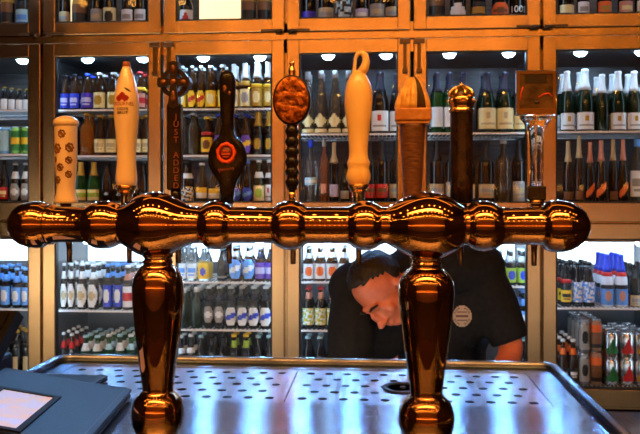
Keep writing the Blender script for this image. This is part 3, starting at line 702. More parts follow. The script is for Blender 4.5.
# printed number on the black overhead bottle
for o in list(COL.objects):
    if o.get('label', '').startswith('black bottle numbered'):
        t = text_part('1001', 0.05, (0, 0, 0), FACE, paint('W'), None, 'lettering')
        r = 7.5 * 3.9 / F_PX
        t.data.transform(Matrix.Translation((0, -r - .002, .055)))
        for v in t.data.vertices:
            a = v.co.x / (r + .002); off = -r - .002 - v.co.y
            v.co.x, v.co.y = (r + .002 + off) * math.sin(a), -(r + .002 + off) * math.cos(a)
        t.parent = o

# ------------------------------------------------------------------ bar, steel tray
ZD = 1.056
TX0, TX1, TYB = -0.825, 0.446, 1.912
B = empty('bar_counter', (0, 1.2, 0), 'dark glossy wooden bar counter carrying the steel drip tray', 'bar counter')
m = MB(); m.bbox(-3.1, TX0 - .004, 0.80, 1.72, 1.005, 1.05, .006); m.bbox(TX1 + .004, 2.6, 0.80, 1.57, 1.005, 1.05, .006); m.bbox(TX0 - .004, TX1 + .004, 0.80, 1.84, 1.005, 1.04, .004)
part(m, 'counter_top', M_BARWOOD, B)
m = MB(); m.box(-3.05, 2.55, 1.05, 1.50, 0.0, 1.005); m.box(TX0 + .03, TX1 - .03, 1.50, 1.78, 0.0, 1.005)
part(m, 'counter_body', M_BARWOOD, B)
m = MB(); m.box(-3.1, TX0 - .004, 1.64, 1.66, .02, 1.0); m.box(TX0 + .01, TX1 - .01, 1.785, 1.80, .02, 1.0); m.box(TX1 + .004, 2.55, 1.515, 1.535, .02, 1.0)
part(m, 'bounce_panel', mat('white_bounce', (0.80, 0.78, 0.74, 1), .5), B, 'white laminate panel on the staff side')  # added reflector, gives the lower door frames something pale to mirror
T = empty('drip_tray', (-.185, 1.4, 1.0405), 'long stainless steel drip tray with drain holes under the beer tower', 'drip tray')
IX0, IX1, IY0, IY1 = -0.766, 0.367, 1.562, 1.866
zbot = 1.0405
m = MB()
yf = 1.0
m.box(TX0, IX0, yf, TYB, ZD - .004, ZD); m.box(IX1, TX1, yf, TYB, ZD - .004, ZD)
m.box(IX0, IX1, yf, IY0, ZD - .004, ZD); m.box(IX0, IX1, IY1, TYB, ZD - .004, ZD)
m.box(TX0, TX0 + .012, yf, TYB, zbot, ZD - .004); m.box(TX1 - .012, TX1, yf, TYB, zbot, ZD - .004)
m.box(TX0, TX1, TYB - .012, TYB, zbot, ZD - .004); m.box(TX0, TX1, yf, yf + .012, zbot, ZD - .004)
part(m, 'deck', M_DECK, T)
# rolled raised rim
m = MB()
zr = ZD + .009
cr = .03
pts = [(TX0 + .006, yf, zr)]
pts += [(TX0 + .006, TYB - .006 - cr, zr)]
pts += [(TX0 + .006 + cr * (1 - math.cos(a)), TYB - .006 - cr + cr * math.sin(a), zr) for a in [PI / 12 * k for k in range(1, 6)]]
pts += [(TX0 + .006 + cr, TYB - .006, zr), (TX1 - .006 - cr, TYB - .006, zr)]
pts += [(TX1 - .006 - cr * (1 - math.sin(a)), TYB - .006 - cr + cr * math.cos(a), zr) for a in [PI / 12 * k for k in range(1, 6)]]
pts += [(TX1 - .006, TYB - .006 - cr, zr), (TX1 - .006, yf, zr)]
m.tube(pts, .010, 12)
part(m, 'rim', M_DECK, T)
def perf_panel(x0, x1):
    m = MB(); zt = ZD - .0025
    nx, ny = 12, 5
    bw = .012
    m.box(x0, x1, IY0, IY0 + bw, zt - .003, zt); m.box(x0, x1, IY1 - bw, IY1, zt - .003, zt)
    m.box(x0, x0 + bw, IY0 + bw, IY1 - bw, zt - .003, zt); m.box(x1 - bw, x1, IY0 + bw, IY1 - bw, zt - .003, zt)
    ax, bx, ay, by = x0 + bw, x1 - bw, IY0 + bw, IY1 - bw
    ch = (by - ay) / ny
    for j in range(ny):
        ya, yb_ = ay + j * ch, ay + (j + 1) * ch
        edges = [ax + (bx - ax) * (i + (.5 if j % 2 else 0)) / nx for i in range(nx + 1)]
        edges = [e for e in edges if e < bx - 1e-4] + [bx]
        if edges[0] > ax + 1e-4: edges = [ax] + edges
        for xa, xb in zip(edges, edges[1:]):
            cx, cy = (xa + xb) / 2, (ya + yb_) / 2
            if xb - xa < .03:
                m.add([(xa, ya, zt), (xb, ya, zt), (xb, yb_, zt), (xa, yb_, zt)], [(0, 1, 2, 3)]); continue
            rr = .0100
            big = (j == 2 and 5 <= edges.index(xa) <= 5)
            if big: rr = .0185
            out = [(xa, ya), (cx, ya), (xb, ya), (xb, cy), (xb, yb_), (cx, yb_), (xa, yb_), (xa, cy)]
            inn = [(cx + rr * 1.05 * math.cos(a), cy + rr * math.sin(a)) for a in [PI * 5 / 4 + PI / 4 * k for k in range(8)]]
            vs = [(x, y, zt) for x, y in out] + [(x, y, zt) for x, y in inn] + [(x, y, zt - .004) for x, y in inn]
            fs = [(k, (k + 1) % 8, 8 + (k + 1) % 8, 8 + k) for k in range(8)] + [(8 + k, 8 + (k + 1) % 8, 16 + (k + 1) % 8, 16 + k) for k in range(8)]
            m.add(vs, fs)
    part(m, 'perforated_panel', M_PERF, T, 'perforated steel panel', fix=True)
XS = -0.1915
perf_panel(IX0 + .001, XS - .001); perf_panel(XS + .001, IX1 - .001)
m = MB(); m.box(IX0 - .002, IX1 + .002, IY0 - .002, IY1 + .002, zbot + .001, zbot + .006)
part(m, 'drain_well', M_GASKET, T, 'black drain well below the holes')
rc = at(403, 386, 1.66); rc = Vector((xw(403, 1.70), 1.70, ZD - .002))
m = MB(); m.lathe([(.036, .0), (.036, .004), (.046, .004), (.047, .0)], rc, n=32)
m2 = MB(); m2.lathe([(0, .0005), (.037, .0005)], rc, n=32); m2.lathe([(0, .006), (.006, .005), (.008, .001)], rc, n=12)
o = part(m, 'glass_rinser', M_GASKET, T, 'round dark glass rinser ring')
part(m2, 'rinser_plate', M_GASKET, o)

# ------------------------------------------------------------------ beer tower
TW = empty('beer_tower', (xw(292, TY), TY, ZD + .001), 'polished bronze two-legged beer tower with nine faucets on the steel tray', 'beer tower')
def rp(px, r): return r * dep(px, TY) / F_PX
zarm = zw(300, 225.3, TY)
prof = [(9.5, 0), (10, 5), (12, 11), (16, 16.5), (22, 20.5), (30, 23), (38, 23.6), (44, 22.5), (47.5, 20), (48.5, 19.4), (50, 20.2), (53, 20), (55, 18), (60, 17.6), (86, 17.6), (88, 18.4), (91, 21), (96, 23.4), (104, 24.2), (112, 23.3), (117, 21), (120, 19), (124, 20.2), (130, 24), (138, 29), (147, 32.3), (155, 33.6), (163, 32.5), (172, 29), (182, 23.5), (189, 20), (194, 18.6), (200, 18.4), (203, 19), (206, 21.6), (211, 24), (217, 24.6), (223, 24), (228, 21.6), (231, 18.8), (233, 18.1),
        (273, 18.1), (275, 19), (278, 21.8), (284, 24.2), (290.5, 24.8), (297, 24.2), (303, 21.8), (306, 19), (308, 18.3), (347, 18.3), (350, 19.2), (353, 22), (359, 24.4), (365, 25), (371, 24.4), (377, 22), (380, 19.5), (385, 18.6), (389, 19.5), (396, 23.5), (405, 28.5), (416, 32.5), (426, 34.4), (434, 34.2), (444, 31.5), (454, 26.5), (461, 21.5), (465, 19), (468, 19.8), (471, 22.5), (476, 24.8), (483, 25.6), (490, 24.8), (496, 22.5), (500, 19.8), (502, 18.8), (539, 18.8), (542, 20), (544, 23), (549, 25.6), (555, 26.4), (563, 26), (571, 24), (579, 20), (585, 14.5), (589, 7), (590, 0)]
m = MB(); m.lathe([(rp(p, r), xw(p, TY)) for p, r in prof], (0, TY, zarm), 'x', 48)
arm = part(m, 'arm', M_COPPER, TW)
def leg(px, pr):
    m = MB(); x = xw(px, TY)
    m.lathe([(rp(px, r), zw(px, y, TY)) for y, r in pr][::-1], (x, TY, 0), 'z', 48)
    part(m, 'leg', M_COPPER, TW)
zbase_px = 195 + (ZC - ZD - .0012) * F_PX / dep(158, TY)
zbase_px2 = 195 + (ZC - ZD - .0012) * F_PX / dep(426, TY)
leg(158, [(246, 14), (252, 14), (254.5, 15.2), (256.5, 15.2), (257.5, 13.6), (259.5, 13.6), (260.5, 15), (262.5, 15), (264, 14), (267, 17.5), (272, 21.5), (278, 24.3), (286, 25.6), (297, 25.4), (315, 24.2), (335, 22.2), (355, 19.6), (372, 17.2), (384, 15.6), (389, 15), (391, 15.4), (393, 18.5), (398, 22.8), (405, 25.3), (414, 26.2), (423, 25.2), (430, 22.4), (434, 20), (436, 22), (438, 23), (zbase_px, 23)])
leg(426.2, [(248, 14), (254, 14), (256.5, 15.6), (258.5, 15.6), (259.5, 14), (262, 14), (263, 15.4), (265, 15.4), (266.5, 14.4), (269, 18), (274, 23), (281, 26.8), (290, 28.2), (300, 27.6), (318, 25.6), (338, 23.2), (358, 20.6), (376, 18), (388, 16.3), (393, 15.8), (395, 16.4), (397, 19.6), (402, 24), (409, 27), (418, 28.2), (427, 27.2), (434, 24), (438, 21.5), (440, 23.5), (442, 25), (zbase_px2, 25)])
HY = TY + .082
TAPX = [66, 126.5, 176, 227.5, 292, 358.5, 412.5, 461.5, 536]
ztop = zw(300, 203.5, HY)
for i, px in enumerate(TAPX):
    x = xw(px, HY)
    m = MB()
    m.lathe([(.0135, TY + .02), (.0135, HY + .002)], (x, 0, zarm + .004), 'y', 16)
    m.lathe([(.0165, TY + .044), (.0165, TY + .056)], (x, 0, zarm + .004), 'y', 16)
    m.sphere((x, HY, zarm + .004), .0175, 16, 10)
    m.lathe([(.0165, zarm + .004), (.015, zarm + .018), (.010, ztop - .006), (.010, ztop)], (x, HY, 0), 'z', 16)
    f = part(m, 'faucet', M_FAUCET, TW, 'dark metal faucet')
    m = MB()
    m.tube([(x, HY, zarm - .006), (x, HY + .010, zarm - .022), (x, HY + .016, zarm - .045), (x, HY + .017, zarm - .076)], [.012, .0085, .0055, .0048], 12)
    part(m, 'spout', M_FAUCET, f)

# ------------------------------------------------------------------ tap handles
M_CREAM = noise_mat('cream_ceramic', srgb(236, 214, 178), srgb(228, 202, 160), 30, 0.28, coat=0.4)
M_CREAM2 = mat('cream_lacquer', srgb(240, 214, 170), 0.25, coat=0.5)
M_YELLOW = noise_mat('honey_lacquer', srgb(250, 214, 145), srgb(242, 196, 120), 20, 0.25, stretch=(1, 1, .3), coat=0.5)
M_BROWNPRINT = noise_mat('brown_print', srgb(95, 58, 30), srgb(130, 84, 44), 120, 0.5)
M_REDPRINT = mat('red_print', srgb(150, 22, 22), 0.4)
M_DARKPRINT = mat('dark_print', srgb(40, 22, 20), 0.4)
M_BLACKW = noise_mat('black_lacquer', (0.006, 0.005, 0.005, 1), (0.012, 0.008, 0.007, 1), 40, 0.18)
M_BLACKW.node_tree.nodes['Principled BSDF'].inputs['Specular IOR Level'].default_value = 0.3
M_DARKWOOD = noise_mat('dark_turned_wood', (0.035, 0.016, 0.010, 1), (0.06, 0.028, 0.015, 1), 30, 0.3, stretch=(4, 4, .6), coat=0.3)
M_CELTIC = noise_mat('aged_copper', (0.09, 0.035, 0.02, 1), (0.30, 0.12, 0.05, 1), 160, 0.4, 0.7, bump=0.4)
M_CELTICDK = mat('dark_cast_metal', (0.03, 0.018, 0.014, 1), 0.4, 0.6)
M_PLAQUE = noise_mat('hammered_copper', (0.12, 0.035, 0.012, 1), (0.75, 0.25, 0.06, 1), 110, 0.3, 0.9, bump=0.8, lo=.38, hi=.68)
M_ORANGE = noise_mat('orange_enamel', srgb(240, 92, 40), srgb(215, 66, 26), 50, 0.3)
M_REDBRN = noise_mat('red_brown_wood', (0.10, 0.040, 0.020, 1), (0.17, 0.07, 0.032, 1), 60, 0.42, stretch=(1, 1, 3), bump=0.5)
M_TAN = noise_mat('carved_tan_wood', srgb(215, 155, 85), srgb(180, 118, 60), 60, 0.4, bump=0.4)
M_GOLDSHELL = noise_mat('gold_shell', srgb(245, 205, 120), srgb(220, 160, 75), 90, 0.32, 0.2, bump=0.5)
M_ACRYL = mat('clear_acrylic', (0.97, 0.97, 0.97, 1), 0.02, trans=1.0, ior=1.22)
M_BADGE = noise_mat('badge_picture', (0.022, 0.012, 0.008, 1), (0.15, 0.085, 0.035, 1), 28, 0.35, 0.3, stretch=(1, 1, 1.8), detail=3)
M_BADGEFR = mat('badge_frame_copper', (0.26, 0.15, 0.06, 1), 0.25, 0.8)

def hroot(px, label):
    x = xw(px, HY)
    return empty('tap_handle', (x, HY, ztop + .0003), label, 'tap handle', 'tap handles on the beer tower')
def hp(px, pr): return [(r * dep(px, HY) / F_PX, zw(px, y, HY)) for y, r in pr][::-1]
def S(px, d): return d * dep(px, HY) / F_PX
def lath(px, pr, name, m_, root, n=32, sy=1.0, label=None, fix=True):
    pr = [(min(y, 203.3), r) for y, r in pr]
    m = MB(); m.lathe(hp(px, pr), (xw(px, HY), HY, 0), 'z', n, sy=sy)
    return part(m, name, m_, root, label)
def ferrule(px, y0, root):
    return lath(px, [(y0, 9.5), (y0 + 1, 10.5), (y0 + 4, 10), (y0 + 5.5, 7.5), (y0 + 7, 8.5), (y0 + 9, 6), (203.3, 5.5)], 'ferrule', M_BRASS, root, 24, label='brass ferrule')

# 1 cream mug-shaped handle with brown flowers
px = 66; R1 = hroot(px, 'squat cream ceramic tap handle with brown flower spots, leftmost on the tower')
body1 = [(123, 11), (128, 11), (135, 10.8), (150, 11), (162, 10.8), (175, 9.8), (187, 9), (193, 9.3), (198, 10.8), (201, 11.8), (203.3, 11.8)]
lath(px, body1, 'handle_body', M_CREAM, R1)
lath(px, [(115.5, 0), (116, 4), (117.5, 8), (119.5, 10.8), (120.5, 12), (123, 12.6), (125.5, 12), (126.5, 10.9)], 'domed_cap', M_CREAM, R1)
def patch_on_lathe(px, pr, cx, cy, rx, ry, shape, m_, root, name, label=None):
    """printed mark lying on the turned body: cx, cy, rx, ry in picture units across the front."""
    h = hp(px, pr); h = sorted((z, r) for r, z in h)
    def rad(z):
        for (z0, r0), (z1, r1) in zip(h, h[1:]):
            if z0 <= z <= z1: return r0 + (r1 - r0) * (z - z0) / max(z1 - z0, 1e-9)
        return h[-1][1]
    m = MB(); k = dep(px, HY) / F_PX; N = 14
    x0, z0 = xw(px, HY), zw(px, cy, HY)
    for i in range(N):
        for j in range(N):
            u, v = (i + .5) / N * 2 - 1, (j + .5) / N * 2 - 1
            if not shape(u, v): continue
            q = []
            for di, dj in ((0, 0), (1, 0), (1, 1), (0, 1)):
                z = z0 + ((j + dj) / N * 2 - 1) * ry * k
                dx = (cx - px) * k + ((i + di) / N * 2 - 1) * rx * k
                r = rad(z) + .0004
                a = dx / r
                q.append((x0 + r * math.sin(a), HY - r * math.cos(a), z))
            m.add(q, [(0, 1, 2, 3)], 0, True)
    return part(m, name, m_, root, label)
flower = lambda u, v: u * u + v * v < .84 + .14 * math.cos(7 * math.atan2(v, u + 1e-6)) and not (.16 < u * u + v * v < .26 and abs(u - v) < .5)
for cx, cy, s in ((66, 134.5, 4.4), (60.5, 149, 5.5), (74, 148, 5), (57.5, 160, 3.2), (73, 160.5, 4), (64, 167.5, 4.2), (72.5, 174.5, 3.9), (60.5, 180, 4.3)):
    patch_on_lathe(px, body1, cx, cy, s, s, flower, M_BROWNPRINT, R1, 'flower_print', 'brown flower print')
# 2 cider handle
px = 126.5; R2 = hroot(px, 'tall cream cider tap handle with red apple print and brass ferrule')
body2 = [(66, 3.5), (70, 5), (77, 7.5), (85, 10), (95, 11.8), (105, 12.6), (118, 12.2), (133, 10.8), (148, 9.4), (160, 9.2), (170, 10), (176, 10.6), (181, 10.6), (184, 9.8), (185, 9.4)]
lath(px, body2, 'handle_body', M_CREAM2, R2)
lath(px, [(61.5, 0), (61.8, 2.8), (62.8, 3.6), (67, 3.9), (68, 3.2), (70, 4.6), (71, 5.2)], 'tip', mat('brown_tip', srgb(150, 84, 34), .35), R2, 16, label='brown tip')
ferrule(px, 185, R2)
apple = lambda u, v: (u + .45) ** 2 * 2.4 + (v + .25) ** 2 * 2 < .62 or (u - .45) ** 2 * 2.4 + (v + .25) ** 2 * 2 < .62 or (u * u * 3 + (v - .35) ** 2 * 2.2 < .55)
leaf = lambda u, v: abs(v + u * .8) < .42 * (1 - u * u)
patch_on_lathe(px, body2, 126, 98, 6.8, 5.6, apple, M_REDPRINT, R2, 'apple_print', 'red apples print')
patch_on_lathe(px, body2, 131, 91, 3.8, 2.6, leaf, M_DARKPRINT, R2, 'leaf_print', 'dark leaf print')
k = S(px, 1)
x0 = xw(px, HY)
for body_, sz, cy, mm, xs in (('ETOURNEL', 3.9, 105.2, M_REDPRINT, .88), ('CIDER', 2.7, 110.2, M_DARKPRINT, 1.1), ('BRUT', 2.9, 114, M_DARKPRINT, 1.1)):
    rr = S(px, 12.7)
    text_part(body_, sz * k * 1.35, (x0, HY - rr, zw(px, cy, HY)), FACE, mm, R2, 'lettering', .0003, 1.05, xs, bend=(x0, HY, rr))
# 3 celtic cross
px = 176; R3 = hroot(px, 'black tap handle with a copper celtic cross head and JUST ADDED lettering')
x0 = xw(px, HY); k = S(px, 1)
Z = lambda y: zw(176, y, HY)
m = MB(); m.bbox(x0 - 8 * k, x0 + 6 * k, HY - .012, HY + .012, Z(190), Z(104), .003)
m.lathe([(.010, Z(203.3)), (.010, Z(189))], (x0, HY, 0), 'z', 16)
part(m, 'shaft', M_BLACKW, R3)
m = MB(); cz = Z(83); ro, ri = 14.5 * k, 10 * k
ring = []
n = 32
vs = []; fs = []
for i in range(n):
    a = 2 * PI * i / n
    for (r, yy) in ((ro, HY - .006), (ri, HY - .006), (ri, HY + .008), (ro, HY + .008)):
        vs.append((x0 - 1 * k + r * math.cos(a), yy, cz + r * math.sin(a)))
for i in range(n):
    for j in range(4):
        fs.append((i * 4 + j, i * 4 + (j + 1) % 4, ((i + 1) % n) * 4 + (j + 1) % 4, ((i + 1) % n) * 4 + j))
m.add(vs, fs)
part(m, 'ring', M_CELTICDK, R3)
m = MB(); xc = x0 - 1 * k
def flare(w0, w1, L, ang):
    pts = [(-w0, 0), (w0, 0), (w1, L), (0, L * 1.08), (-w1, L)]
    c, s = math.cos(ang), math.sin(ang)
    return [(xc + x * c - z * s, cz + x * s + z * c) for x, z in pts]
m.prism(flare(2.6 * k, 5.2 * k, 19.5 * k, 0), HY - .013, HY + .010)
m.prism(flare(2.6 * k, 5 * k, 15.5 * k, PI / 2), HY - .0125, HY + .0095)
m.prism(flare(2.6 * k, 5 * k, 15.5 * k, -PI / 2), HY - .0125, HY + .0095)
m.prism(flare(2.8 * k, 5.4 * k, 24 * k, PI), HY - .013, HY + .010)
cross = part(m, 'cross', M_CELTICDK, R3)
m = MB()
for dx, dz, sx, sz in ((0, 13, 2.6, 4.2), (-10, 0, 3.2, 2.6), (10, 0, 3.2, 2.6), (0, -15, 2.4, 6.5), (0, 0, 3.2, 3.2)):
    m.sphere((xc + dx * k, HY - .013, cz + dz * k), k, 14, 8, sc=(sx, 1.4, sz))
part(m, 'relief', M_CELTIC, cross, 'copper relief knots')
for i, ch in enumerate('JUST ADDED'):
    if ch == ' ': continue
    text_part(ch, 8.2 * k, (x0 + 1.8 * k, HY - .0124, Z(117.5 + i * 7.6)), FACE, mat('copper_letters', srgb(140, 74, 48), .4, .3), R3, 'lettering', .0004)
# 4 round black paddle
px = 227.5; R4 = hroot(px, 'black paddle tap handle with round face and orange-red wax-seal emblem')
x0 = xw(px, HY); k = S(px, 1)
out4 = [(72, 4), (73.5, 6), (77, 7.8), (84, 8.4), (95, 8), (108, 7.2), (122, 6.6), (131, 6.8), (136, 8.4), (139, 11.4), (142, 14.4), (147, 17.4), (153, 19.3), (159, 19.8), (165, 19.2), (170, 17.3), (175, 14), (179, 11.2), (184, 9), (192, 7.2), (203.3, 6.2)]
m = MB(); vs = []; fs = []; ns = 20
for y, w in out4:
    for j in range(ns):
        a = 2 * PI * j / ns
        vs.append((x0 + w * k * math.copysign(abs(math.cos(a)) ** .8, math.cos(a)), HY + min(w * k, .0135) * .95 * math.copysign(abs(math.sin(a)) ** .8, math.sin(a)), zw(px, y, HY)))
for i in range(len(out4) - 1):
    for j in range(ns):
        a, b = i * ns + j, i * ns + (j + 1) % ns
        fs.append((a, b, b + ns, a + ns))
m.add(vs, fs, 0, True); m.add(vs[:ns], [list(range(ns))]); m.add(vs[-ns:], [list(range(ns))])
part(m, 'paddle', M_BLACKW, R4)
m = MB(); cz = zw(px, 153.5, HY); yf_ = HY - .0132
vs = []; fs = []; n = 36
for i in range(n):
    a = 2 * PI * i / n
    ro = (9.9 + .25 * math.sin(a * 5) + .35 * math.sin(a * 9 + 1)) * k; ri = 6.4 * k
    for r, yy in ((ro, yf_), (ro * .97, yf_ - .003), ((ro + ri) / 2, yf_ - .0042), (ri * 1.04, yf_ - .003), (ri, yf_)):
        vs.append((x0 + r * math.cos(a), yy, cz + r * math.sin(a) * 1.08))
for i in range(n):
    for j in range(4):
        fs.append((i * 5 + j, i * 5 + j + 1, ((i + 1) % n) * 5 + j + 1, ((i + 1) % n) * 5 + j))
m.add(vs, fs, 0, True)
sl = part(m, 'seal_emblem', M_ORANGE, R4, 'orange-red wax seal ring')
m = MB(); m.lathe([(0, -.0018), (6.3 * k, -.0016), (6.5 * k, 0)], (x0, yf_, cz), 'y', 24, mi=0)
m.box(x0 - 4.4 * k, x0 + 4.4 * k, yf_ - .0028, yf_ - .0008, cz - 2 * k, cz + .2 * k, 1); m.box(x0 - 3 * k, x0 + 3 * k, yf_ - .0028, yf_ - .0008, cz + 1.2 * k, cz + 3 * k, 1); m.box(x0 - 3 * k, x0 + 3 * k, yf_ - .0028, yf_ - .0008, cz - 4.3 * k, cz - 3 * k, 1)
part(m, 'seal_face', [mat('seal_face_dark', srgb(90, 34, 22), .4), mat('seal_face_marks', srgb(190, 74, 40), .4)], sl)
pts = [(x0 + (-8 + 16 * t / 40) * k, HY - .0138, zw(px, 169.5, HY) + (1.6 * math.sin(t * 1.25) + .06 * (t - 20)) * k * (1.5 if t in (2, 3, 4) else .8)) for t in range(41)]
m = MB(); m.tube(pts, .0006, 6); part(m, 'script_lettering', mat('script_copper', srgb(150, 70, 48), .4), R4)
m = MB(); m.sphere((x0 - 1.5 * k, HY - .0128, zw(px, 90, HY)), k, 12, 8, sc=(2.2, 1.2, 4)); m.sphere((x0 + 3 * k, HY - .0118, zw(px, 94, HY)), k, 12, 8, sc=(1.6, 1.2, 2.2))
part(m, 'copper_mark', M_CELTIC, R4)
# 5 oval copper plaque
px = 292; R5 = hroot(px, 'dark turned tap handle with hammered oval copper plaque and gold finial')
x0 = xw(px, HY); k = S(px, 1)
pr5 = [(124, 5)]
for i in range(6):
    y = 128 + i * 10.2
    pr5 += [(y, 5.6), (y + 2.2, 7.0), (y + 4.6, 7.0), (y + 7, 5.8), (y + 8.6, 5.2)]
pr5 += [(190, 5.4), (190.5, 3.4), (203.3, 3.4)]
lath(px, [p for p in pr5 if p[0] < 190.4], 'shaft', M_BLACKW, R5, 20)
lath(px, [(189.5, 3.4), (203.3, 3.6)], 'stem', M_BRASS, R5, 16, label='brass stem')
cz = zw(px, 100.5, HY)
def disc_y(cx, cz, rx, rz, y0, y1, n=40, bev=.003):
    m = MB(); vs = []; fs = []
    rings = ((1 - bev * 3, y0), (1, y0 + bev), (1, y1 - bev), (1 - bev * 3, y1))
    for s, y in ((1 - .12, y0), (1.0, y0 + bev), (1.0, y1 - bev), (1 - .12, y1)):
        for i in range(n):
            a = 2 * PI * i / n; vs.append((cx + rx * s * math.cos(a), y, cz + rz * s * math.sin(a)))
    for j in range(3):
        for i in range(n): fs.append((j * n + i, j * n + (i + 1) % n, (j + 1) * n + (i + 1) % n, (j + 1) * n + i))
    fs += [list(range(n)), list(range(3 * n, 4 * n))[::-1]]
    m.add(vs, fs)
    return m
pl = part(disc_y(x0, cz, 19 * k, 25.2 * k, HY - .010, HY + .010), 'plaque', M_CELTICDK, R5)
m = disc_y(x0, cz, 17 * k, 23 * k, HY - .0125, HY - .0085, bev=.001)
part(m, 'plaque_face', M_PLAQUE, pl, 'hammered copper face')
lath(px, [(60.5, 0), (61.5, 2), (63.5, 2.7), (65.5, 2), (67, 1.8), (69, 3.4), (72, 3.9), (75, 3.2), (77, 3.2)], 'finial', M_BRASS, R5, 16, label='gold finial')
# 6 yellow curved handle
px = 358.5; R6 = hroot(px, 'honey-yellow curvy tap handle with a looped hook top')
x0 = xw(px, HY); k = S(px, 1)
lath(px, [(71, 5.5), (76, 8.5), (83, 12), (92, 13.8), (102, 14), (113, 13.2), (126, 11.4), (140, 10), (152, 9.2), (158, 9.8), (162, 11.4), (165, 11.2), (168, 10.4), (171, 11.2), (175, 12.2), (179, 12), (183, 10.2), (184, 9.4)], 'handle_body', M_YELLOW, R6, 32, .85)
pts = [(360.5, 74), (364.5, 68), (366.2, 61), (365, 55.5), (361.5, 52.8), (357.5, 54), (355.4, 58.5), (354.8, 65), (354.2, 71), (354.2, 75)]
m = MB(); m.tube([(xw(a, HY), HY, zw(a, b, HY)) for a, b in pts], [5 * k, 4.6 * k, 4 * k, 3.6 * k, 3 * k, 2.4 * k, 1.9 * k, 1.7 * k, 2 * k, 3 * k], 14)
part(m, 'hook', M_YELLOW, R6)
ferrule(px, 184, R6)
# 7 shell top over carved block
px = 412.5; R7 = hroot(px, 'red-brown carved tap handle with tan block and gold shell top')
x0 = xw(px, HY); k = S(px, 1)
sh = [(124, 13.2), (132, 12.6), (150, 11.4), (170, 10), (190, 9), (203.3, 8.6)]
m = MB(); prof7 = []
for i in range(28):
    t = i / 27; y = 124 + t * 79.3; r = 13.4 - 4.6 * t
    prof7 += [(y, r * (1.0 if i % 2 else .955))]
m.lathe(hp(px, prof7), (x0, HY, 0), 'z', 20); part(m, 'shaft', M_REDBRN, R7)
m = MB(); m.bbox(x0 - 17.5 * k, x0 + 18 * k, HY - .024, HY + .024, zw(px, 121.5, HY), zw(px, 109, HY), .003); m.bbox(x0 - 16 * k, x0 + 16.5 * k, HY - .021, HY + .021, zw(px, 124.5, HY), zw(px, 121.5, HY), .001)
part(m, 'block', M_TAN, R7)
m = MB(); base = zw(px, 109.2, HY); top = zw(px, 79.5, HY)
def lobe(pts_, w0, w1, n=10):
    m.tube(pts_, [w0 + (w1 - w0) * i / (len(pts_) - 1) for i in range(len(pts_))], n)
for a in range(7):
    f = (a - 3) / 3
    p0 = Vector((x0 + f * 14 * k, HY - .012 * (1 - abs(f)), base)); p2 = Vector((x0 + (1 + f * 2) * k, HY, top + .003)); p1 = (p0 + p2) / 2 + Vector((f * 2.5 * k, -.008 * (1 - abs(f)), .004))
    seq = [p0 * (1 - t) ** 2 + p1 * 2 * t * (1 - t) + p2 * t * t for t in [i / 7 for i in range(8)]]
    m.tube(seq, [4.6 * k, 4.9 * k, 4.9 * k, 4.7 * k, 4.4 * k, 4 * k, 3.2 * k, 1.6 * k], 10, mi=1 if a in (4, 5) else 0)
part(m, 'shell_top', [M_GOLDSHELL, M_DARKWOOD], R7, 'ribbed gold shell with a dark hollow')
# 8 crown
px = 461.5; R8 = hroot(px, 'black tapering tap handle topped by an ornate gold crown')
x0 = xw(px, HY); k = S(px, 1)
lath(px, [(112, 11), (114, 11.2), (130, 11.2), (150, 11), (180, 11.3), (203.3, 11.6)], 'shaft', noise_mat('mottled_black', (0.008, 0.006, 0.006, 1), (0.030, 0.014, 0.010, 1), 60, 0.25, stretch=(1, 1, .5)), R8)
crn = lath(px, [(96, 12), (99, 13.2), (103, 13.4), (106, 12.2), (109, 11.6), (110, 12.6), (112.5, 12.6), (113, 11)], 'crown', M_BRASS, R8, 28, label='gold crown')
m = MB(); cz0 = zw(px, 97, HY)
for a in range(8):
    an = 2 * PI * a / 8 + .2
    R0 = 12.4 * k; seq = [(x0 + R0 * math.cos(an) * math.cos(t) , HY + R0 * math.sin(an) * math.cos(t), cz0 + 10.5 * k * math.sin(t)) for t in [PI / 2 * i / 6 for i in range(7)]]
    m.tube(seq, 1.7 * k, 8)
m.sphere((x0, HY, zw(px, 85.5, HY)), 2.6 * k, 12, 8); m.lathe([(1.6 * k, zw(px, 85, HY)), (.8 * k, zw(px, 82.5, HY)), (0, zw(px, 81, HY))], (x0, HY, 0), 'z', 10)
for a in range(10):
    an = 2 * PI * a / 10
    m.sphere((x0 + 13 * k * math.cos(an), HY + 13 * k * math.sin(an), zw(px, 101, HY)), 1.9 * k, 8, 6)
part(m, 'crown_arches', M_BRASS, crn)
m = MB(); m.sphere((x0, HY, cz0), 11 * k, 20, 12, sc=(1, 1, .85)); part(m, 'crown_lining', M_DARKWOOD, crn)
# 9 square badge on clear stem
px = 536; R9 = hroot(px, 'square copper-framed badge tap handle on a clear goblet-shaped stem')
x0 = xw(px, HY); k = S(px, 1)
za, zb_ = zw(px, 115.5, HY), zw(px, 70.5, HY); xa, xb = xw(514.5, HY), xw(556, HY)
m = MB(); m.bbox(xa, xb, HY - .006, HY + .006, za, zb_, .002)
bd = part(m, 'badge', M_ACRYL, R9, 'clear acrylic edge')
m = MB(); fw = 3.0 * k; ins = 1.2 * k
m.box(xa + ins, xb - ins, HY - .0085, HY - .0062, zb_ - ins - fw, zb_ - ins); m.box(xa + ins, xb - ins, HY - .0085, HY - .0062, za + ins, za + ins + 5.5 * k)
m.box(xa + ins, xa + ins + fw, HY - .0085, HY - .0062, za + ins + 5.5 * k, zb_ - ins - fw); m.box(xb - ins - fw, xb - ins, HY - .0085, HY - .0062, za + ins + 5.5 * k, zb_ - ins - fw)
part(m, 'frame', M_BADGEFR, bd)
m = MB(); m.box(xa + ins + fw, xb - ins - fw, HY - .0075, HY - .0062, za + ins + 5.5 * k, zb_ - ins - fw, 0)
